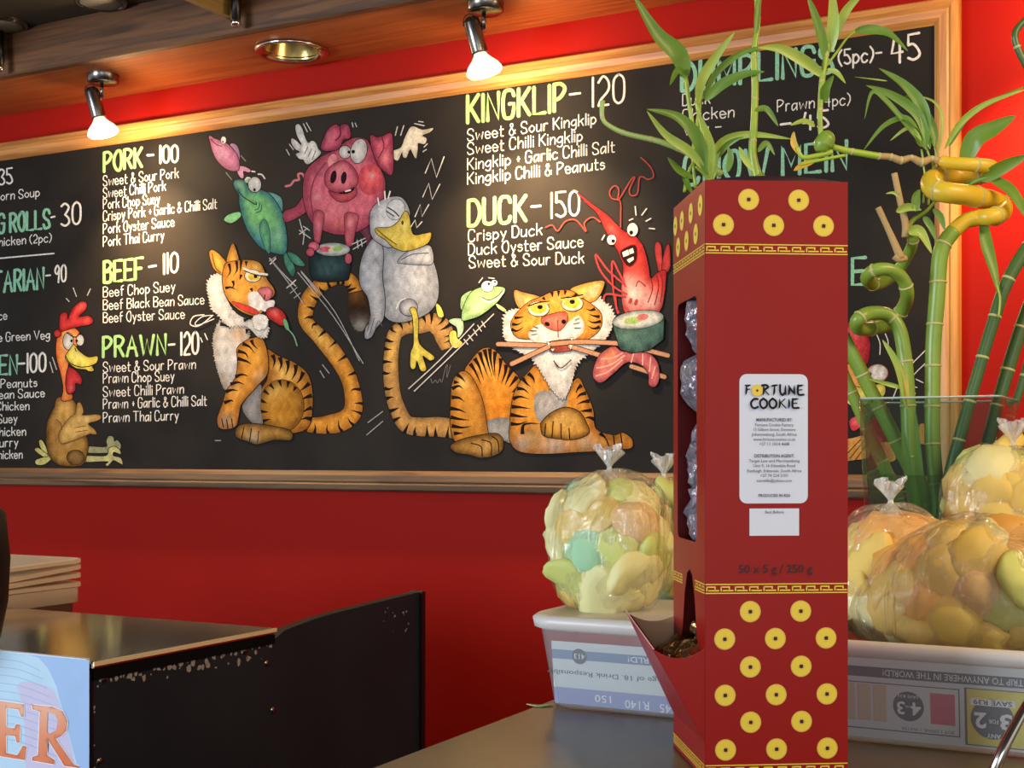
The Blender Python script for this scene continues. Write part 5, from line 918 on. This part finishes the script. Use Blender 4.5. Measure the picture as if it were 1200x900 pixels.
for k, (x, y, z, rx, ry) in enumerate(((.000, .03, .088, 1.35, .1), (.002, .070, .092, 1.5, -.2), (.000, .104, .090, 1.3, .2), (.026, .045, .10, 1.4, .4), (.028, .085, .104, 1.6, -.4), (.036, .06, .135, .4, .2))):
    o = packet(20+k, .017, .011, .02).build('foil_cookie', M_foil); o.location = Rb @ Vector((x, y, z)); o.rotation_euler = (rx, ry, BA+k); tag(o, 'gold foil wrapped cookie in the chute of the red box', 'cookie', 'gold foil cookies in the chute')
# ------------------------------------------------------------------ glass vase and lucky bamboo
VZ = 1.56
vc = P(1101, 530, VZ); top_h = (530-469)/F*VZ
vs_t = tag(empty('glass_vase', (vc.x, vc.y, CT+.0006), YAW*0), 'clear tapered square glass vase holding the bamboo behind the bags', 'vase')
VH = CAM.z+top_h-CT; hw = .079
def ring_v(s, z, r=.012): return rrect(-s, -s, s, s, r, z, 4)
k_ = .82
MB().loft([ring_v(hw*k_, 0), ring_v(hw, VH), ring_v(hw-.004, VH), ring_v(hw*k_-.004, .012)], True, True).build('vase_glass', M_glass, vs_t, True)
MB().tube([Vector(p) for p in ring_v(hw-.002, VH)]+[Vector(ring_v(hw-.002, VH)[0])], .0014, 6).build('vase_rim', mat('glass_edge', (190, 205, 200), .1, alpha=.7), vs_t, True)
wz = CAM.z-(557-530)/F*VZ-CT; ws = hw*(k_+(1-k_)*wz/VH)-.0045
MB().loft([ring_v(hw*k_-.0045, .0125), ring_v(ws, wz)], True, True).build('water', M_water, vs_t)
def gmat(name, c, c2, rough=.35): return mat(name, c, rough, col2=c2, noise_scale=9, noise_amt=.4)
M_green = gmat('bamboo_green', (140, 166, 64), (104, 136, 48)); M_dgreen = gmat('bamboo_dark_green', (76, 104, 48), (52, 80, 38)); M_yel = gmat('bamboo_yellow', (226, 176, 40), (190, 172, 48)); M_node = mat('bamboo_node', (176, 170, 110), .6)
M_tan = gmat('dead_stem', (190, 160, 104), (150, 120, 76), .7); M_lime = gmat('fresh_shoot', (166, 186, 60), (130, 160, 50))
M_leaf = leafmat('leaf_green', (122, 160, 62), (92, 134, 48)); M_leafl = leafmat('leaf_light', (184, 206, 100), (142, 176, 72)); M_leafy = leafmat('leaf_yellow', (220, 190, 70), (200, 150, 50))
def world_path(pts, Z, n=5):
    return [P(*q) for q in crom([(p[0], p[1], Z+(p[2] if len(p) > 2 else 0)) for p in pts], n)]
def cane(par, name, pts, wd, Z, m, nodes=True, n=5, gap=.042, closed_end=True):
    W_ = [p-Vector(par.location) for p in world_path(pts, Z, n)]; k = len(W_)
    wl_ = [np.interp(i/(k-1), np.linspace(0, 1, len(wd)), wd)/2/F*Z for i in range(k)] if hasattr(wd, '__len__') else [wd/2/F*Z]*k
    o = MB().tube(W_, wl_, 14).build(name, m, par, True)
    if nodes:
        acc = 0; last = 0
        for i in range(1, k-1):
            acc += (W_[i]-W_[i-1]).length
            if acc-last > gap:
                last = acc; t_ = (W_[i+1]-W_[i-1]).normalized(); r_ = wl_[i]
                MB().lathe([(r_*.98, -.0016), (r_*1.09, -.0008), (r_*1.11, 0), (r_*1.06, .0008), (r_*.98, .0016)], M_at(W_[i], t_), 16).build('node_ring', M_node, o, True)
    return o
def leaf(par, pts, wd, Z, m=None, dz=0, fold=.35):
    m = m or M_leaf; n = 14; q = crom([(p[0], p[1], Z+dz*i/(len(pts)-1)) for i, p in enumerate(pts)], 8); k = len(q); W_ = [P(*x)-Vector(par.location) for x in q]; vs_ = []; fs_ = []
    hw_ = wd*.88/2/F*Z; L = len(W_)
    for i, p in enumerate(W_):
        t_ = (W_[min(i+1, L-1)]-W_[max(i-1, 0)]).normalized(); sd = t_.cross(FW).normalized(); nn = t_.cross(sd)
        u = i/(L-1); ww = hw_*max(.03, (math.sin(math.pi*min(1, u**.75)))**.8); tw = .3*math.sin(u*3+pts[0][0])
        s1 = (sd*math.cos(tw)+nn*math.sin(tw))*ww; up_ = nn*ww*fold
        vs_ += [p+s1+up_, p+s1*.5+up_*.3, p, p-s1*.5+up_*.3, p-s1+up_]
    for i in range(L-1):
        for j in range(4): fs_.append((i*5+j, i*5+j+1, (i+1)*5+j+1, (i+1)*5+j))
    return MB().add(vs_, fs_).build('leaf', m, par, True)
GB = 'lucky bamboo canes in the glass vase'
def plant(px, label): b = P(px, 530, VZ); return tag(empty('bamboo_cane', (b.x, b.y, CT+.014)), label, 'bamboo', GB)
base_y = 530+(CAM.z-CT-.016)/VZ*F
# 1 yellow spiral
t = plant(1100, 'lucky bamboo cane with the yellow spiral and the long side branch'); cane(t, 'cane', [(1110, base_y), (1106, 690), (1100, 600), (1093, 520), (1093, 450), (1094, 400), (1098, 350), (1101, 305), (1106, 286), (1118, 270)], [17, 18, 18, 19, 18], VZ, M_green)
cane(t, 'spiral', [(1117, 271), (1132, 259), (1148, 255, -.005), (1162, 254, -.015), (1173, 250, .0), (1174, 241, .03), (1158, 234, .012), (1135, 229, -.018), (1112, 226, -.03), (1095, 222, -.02), (1091, 213, .0), (1100, 207, .02), (1120, 206, .035), (1145, 206, .03), (1160, 202, .02), (1160, 196, .0), (1140, 193, -.01), (1115, 191, -.005), (1102, 188)], [18, 19, 22, 24, 24, 24, 22, 20, 16, 12], VZ, M_yel, gap=.055, n=6)
cane(t, 'branch', [(1030, 183), (1012, 180), (995, 177), (975, 172)], [8, 8, 7], VZ, M_lime, gap=.03); cane(t, 'woody_branch', [(1104, 190), (1092, 186), (1080, 190), (1068, 185), (1056, 188), (1044, 184), (1028, 183)], [10, 7, 10, 7, 9, 8, 8], VZ, M_tan, gap=.012)
cane(t, 'branch_knob', [(962, 178), (964, 170), (970, 162), (975, 158)], [12, 22, 22, 12], VZ, M_green, nodes=False)
cane(t, 'shoot', [(962, 160), (961, 135), (963, 100), (966, 78), (972, 40), (977, -10)], [6, 6, 7, 6, 4], VZ, M_lime, gap=.03)
for a in ([(965, 90), (945, 74), (915, 58), (888, 56)], 15, M_leafl), ([(968, 70), (960, 35), (946, -6)], 15, M_leaf), ([(972, 62), (976, 25), (974, -20)], 16, M_leafl), ([(974, 55), (990, 15), (1015, -12)], 13, M_leafl), ([(1001, 37), (1020, 35), (1042, 40), (1064, 60)], 13, M_leaf), ([(968, 82), (980, 85), (991, 98)], 7, M_leafl), ([(966, 120), (967, 105), (977, 88)], 13, M_leaf), ([(955, 148), (942, 142), (926, 147)], 8, M_leafl): leaf(t, a[0], a[1], VZ, a[2], dz=-.02)
cane(t, 'leaf_stalk', [(968, 78), (980, 62), (992, 45), (1002, 37)], 3, VZ, M_lime, False); cane(t, 'yellow_sprig', [(975, 178), (955, 183), (940, 184), (934, 172)], [7, 6, 4], VZ, M_lime, False); cane(t, 'yellow_sprig', [(990, 182), (960, 188), (938, 193)], [4, 4, 3], VZ, M_lime, False)
leaf(t, [(938, 182), (930, 168), (930, 154)], 9, VZ, M_leafy); leaf(t, [(955, 188), (940, 194), (930, 200)], 9, VZ, M_leafy)
for a in ([(1085, 172), (1082, 130), (1060, 100), (1030, 80)], 15), ([(1090, 175), (1075, 135), (1045, 112), (1015, 100)], 13), ([(1095, 172), (1092, 150), (1075, 122), (1060, 112)], 14), ([(1088, 178), (1065, 150), (1040, 120), (1022, 108), (1013, 140)], 8), ([(1075, 150), (1060, 138), (1035, 148), (1012, 176)], 8), ([(1080, 165), (1065, 150), (1043, 165)], 6), ([(1100, 180), (1104, 140), (1095, 120), (1075, 112)], 5), ([(1040, 95), (1025, 93), (1001, 90)], 2), ([(1080, 172), (1070, 150), (1050, 130)], 12): leaf(t, a[0], a[1], VZ, M_leaf if a[1] > 7 else M_leafl, dz=.015)
for a in ([(1096, 200), (1088, 180), (1083, 160)], [(1100, 196), (1096, 175), (1092, 165)], [(1088, 240), (1090, 215), (1095, 190)], [(1082, 238), (1084, 210), (1080, 175)]): cane(t, 'leaf_stalk', a, 2.5, VZ+.01, M_lime, False)
for a in ([(1128, 198), (1140, 165), (1165, 150), (1190, 136)], 26, M_leaf), ([(1107, 175), (1125, 145), (1155, 122), (1204, 104)], 9, M_leafl), ([(1112, 172), (1135, 135), (1165, 118), (1204, 100)], 8, M_leaf), ([(1150, 212), (1175, 196), (1205, 182)], 19, M_leaf), ([(1160, 208), (1185, 225), (1205, 258)], 18, M_leaf), ([(1152, 258), (1155, 285), (1164, 318), (1170, 345)], 17, M_leaf), ([(1120, 225), (1140, 213), (1160, 208)], 6, M_leaf): leaf(t, a[0], a[1], VZ, a[2], dz=-.03)
cane(t, 'leaf_stalk', [(1168, 335), (1172, 350), (1170, 372)], 2.5, VZ-.03, M_lime, False)
# 2 green curly
t = plant(1062, 'lucky bamboo cane with two green curls and cut tan stubs'); cane(t, 'cane', [(1092, base_y), (1084, 690), (1074, 600), (1066, 520), (1063, 450), (1059, 410), (1053, 384), (1040, 369), (1020, 367, -.01), (1006, 374, -.02), (1006, 384, .0), (1025, 384, .03), (1046, 376, .045), (1060, 358, .03), (1063, 342), (1057, 326, -.01), (1042, 316, -.02), (1024, 317, -.02), (1016, 326, .0), (1026, 333, .03), (1048, 322, .045), (1062, 302, .03), (1070, 282), (1064, 270)], [18, 18, 17, 16, 17, 18, 16, 15, 16, 14, 12], VZ, M_green, gap=.05)
cane(t, 'cut_stub', [(1056, 303), (1046, 280), (1036, 258), (1029, 243)], [10, 7, 7], VZ-.01, M_tan, False); cane(t, 'cut_stub', [(1061, 278), (1061, 262), (1055, 236), (1048, 203)], [9, 8, 7], VZ-.01, M_tan, False)
cane(t, 'cut_stub', [(1048, 300), (1054, 304), (1062, 302)], 8, VZ-.01, M_tan, False); cane(t, 'shoot', [(1061, 272), (1070, 258), (1085, 248), (1096, 236)], [7, 5, 3], VZ, M_lime, False)
for a in ([(1064, 272), (1078, 272), (1092, 297)], 15, M_leafl), ([(1050, 248), (1064, 243), (1080, 246)], 11, M_leafl), ([(1073, 248), (1073, 232), (1078, 222)], 12, M_leaf), ([(1082, 254), (1090, 265), (1097, 283)], 9, M_leaf), ([(1093, 245), (1102, 255), (1107, 270)], 9, M_leaf), ([(1054, 231), (1047, 226), (1038, 227)], 4, M_leafl), ([(1063, 480), (1052, 430), (1034, 398)], 11, M_leafl), ([(1064, 475), (1060, 440), (1048, 415)], 6, M_leafy), ([(1058, 455), (1040, 450), (1018, 444)], 6, M_leafl), ([(1070, 600), (1062, 540), (1058, 500)], 12, M_leaf), ([(1082, 590), (1076, 545), (1072, 480)], 12, M_leaf): leaf(t, a[0], a[1], VZ-.02, a[2])
# 3, 4 left slanting canes that carry the leaves over the red box
t = plant(1090, 'lucky bamboo cane slanting behind the red box with a tall yellow-green shoot above it'); cane(t, 'cane', [(1118, base_y), (1107, 660), (1088, 590), (1060, 535), (1030, 477), (1000, 418), (960, 340), (920, 265), (888, 205)], [19, 18, 17, 16, 14], VZ+.03, M_green, n=6)
cane(t, 'shoot', [(888, 210), (882, 180), (884, 140), (885, 100), (884, 60), (888, 25), (886, -20)], [12, 9, 8, 8, 6, 7], VZ+.03, M_lime, gap=.045)
for a in ([(884, 130), (898, 128), (912, 148)], 9, M_leaf), ([(882, 200), (872, 185), (866, 172)], 9, M_leafl), ([(888, 178), (898, 168), (908, 182)], 8, M_leaf), ([(886, 40), (888, 10), (892, -15)], 9, M_leaf), ([(852, 202), (856, 185), (853, 172)], 9, M_leaf): leaf(t, a[0], a[1], VZ, a[2])
t = plant(1060, 'lucky bamboo cane lowest on the left, its leafy top fanning over the red box corner'); cane(t, 'cane', [(1080, base_y), (1070, 660), (1052, 585), (1024, 520), (998, 460), (950, 360), (890, 270), (840, 215)], [16, 15, 14, 12], VZ+.08, M_green, n=6)
for a in ([(840, 222), (822, 195), (812, 150), (803, 88)], 5), ([(838, 222), (830, 190), (822, 150), (816, 118)], 5), ([(836, 225), (826, 205), (815, 195)], 4), ([(815, 220), (812, 180), (818, 140), (822, 112)], 4), ([(802, 225), (806, 205), (815, 185)], 4): cane(t, 'shoot', a[0], a[1], VZ+.06, M_lime, False)
cane(t, 'thin_branch', [(846, 205), (825, 190), (800, 176), (770, 165), (735, 157), (715, 148), (706, 138), (706, 118)], [9, 8, 7, 6, 5, 6], VZ+.06, gmat('pale_branch', (176, 196, 120), (140, 170, 80)), gap=.03)
for a in ([(803, 92), (795, 65), (770, 40), (742, -6)], 24, M_leaf), ([(818, 122), (822, 95), (840, 65), (861, 38)], 14, M_leafl), ([(826, 118), (845, 100), (870, 88), (896, 84)], 15, M_leaf), ([(824, 115), (840, 85), (870, 62), (905, 54)], 9, M_leaf), ([(802, 86), (793, 84), (785, 100)], 9, M_leaf), ([(828, 205), (818, 165), (795, 138), (758, 128)], 17, M_leaf), ([(826, 200), (808, 178), (780, 158), (758, 130)], 12, M_leafl), ([(836, 210), (842, 172), (875, 158), (928, 163)], 12, M_leafl), ([(812, 208), (796, 200), (782, 184)], 10, M_leaf), ([(832, 208), (833, 170), (816, 128)], 10, M_leafl), ([(836, 190), (852, 170), (872, 160)], 8, M_leaf), ([(800, 200), (806, 218), (812, 228)], 8, M_leaf): leaf(t, a[0], a[1], VZ+.05, a[2], dz=-.03)
# 5,6,7 dark canes leaning right
t = plant(1120, 'dark green lucky bamboo cane leaning right, nearest the yellow spiral'); cane(t, 'cane', [(1096, base_y), (1100, 650), (1108, 580), (1128, 500), (1148, 430), (1163, 380), (1178, 335), (1200, 296), (1225, 262)], [15, 15, 14, 15, 16], VZ-.02, M_dgreen)
t = plant(1140, 'dark green lucky bamboo cane leaning right, second from the yellow spiral'); cane(t, 'cane', [(1120, base_y), (1128, 640), (1145, 570), (1165, 490), (1185, 420), (1205, 360), (1230, 300)], [16, 16, 16, 15], VZ, M_dgreen)
t = plant(1150, 'thinnest dark green lucky bamboo cane at the right edge'); cane(t, 'cane', [(1134, base_y), (1145, 640), (1160, 570), (1180, 500), (1200, 440), (1225, 330), (1235, 200), (1215, 100), (1203, 78), (1192, 55), (1190, 38), (1204, 22), (1222, 18)], [10, 10, 10, 9, 8, 8, 8, 8, 7], VZ+.04, M_dgreen)
# metal rod at the lower right corner
t = tag(empty('tongs', onZ(1160, 925, CT)), 'shiny metal tong arm at the lower right corner by the open tub', 'tongs'); L0 = Vector(t.location)
MB().tube([P(1156, 925, 1.03)-L0, P(1180, 868, 1.04)-L0, P(1200, 832, 1.05)-L0, P(1230, 780, 1.06)-L0], [.0045, .0045, .004, .004], 12).build('tong_arm', M_chrome, t, True)
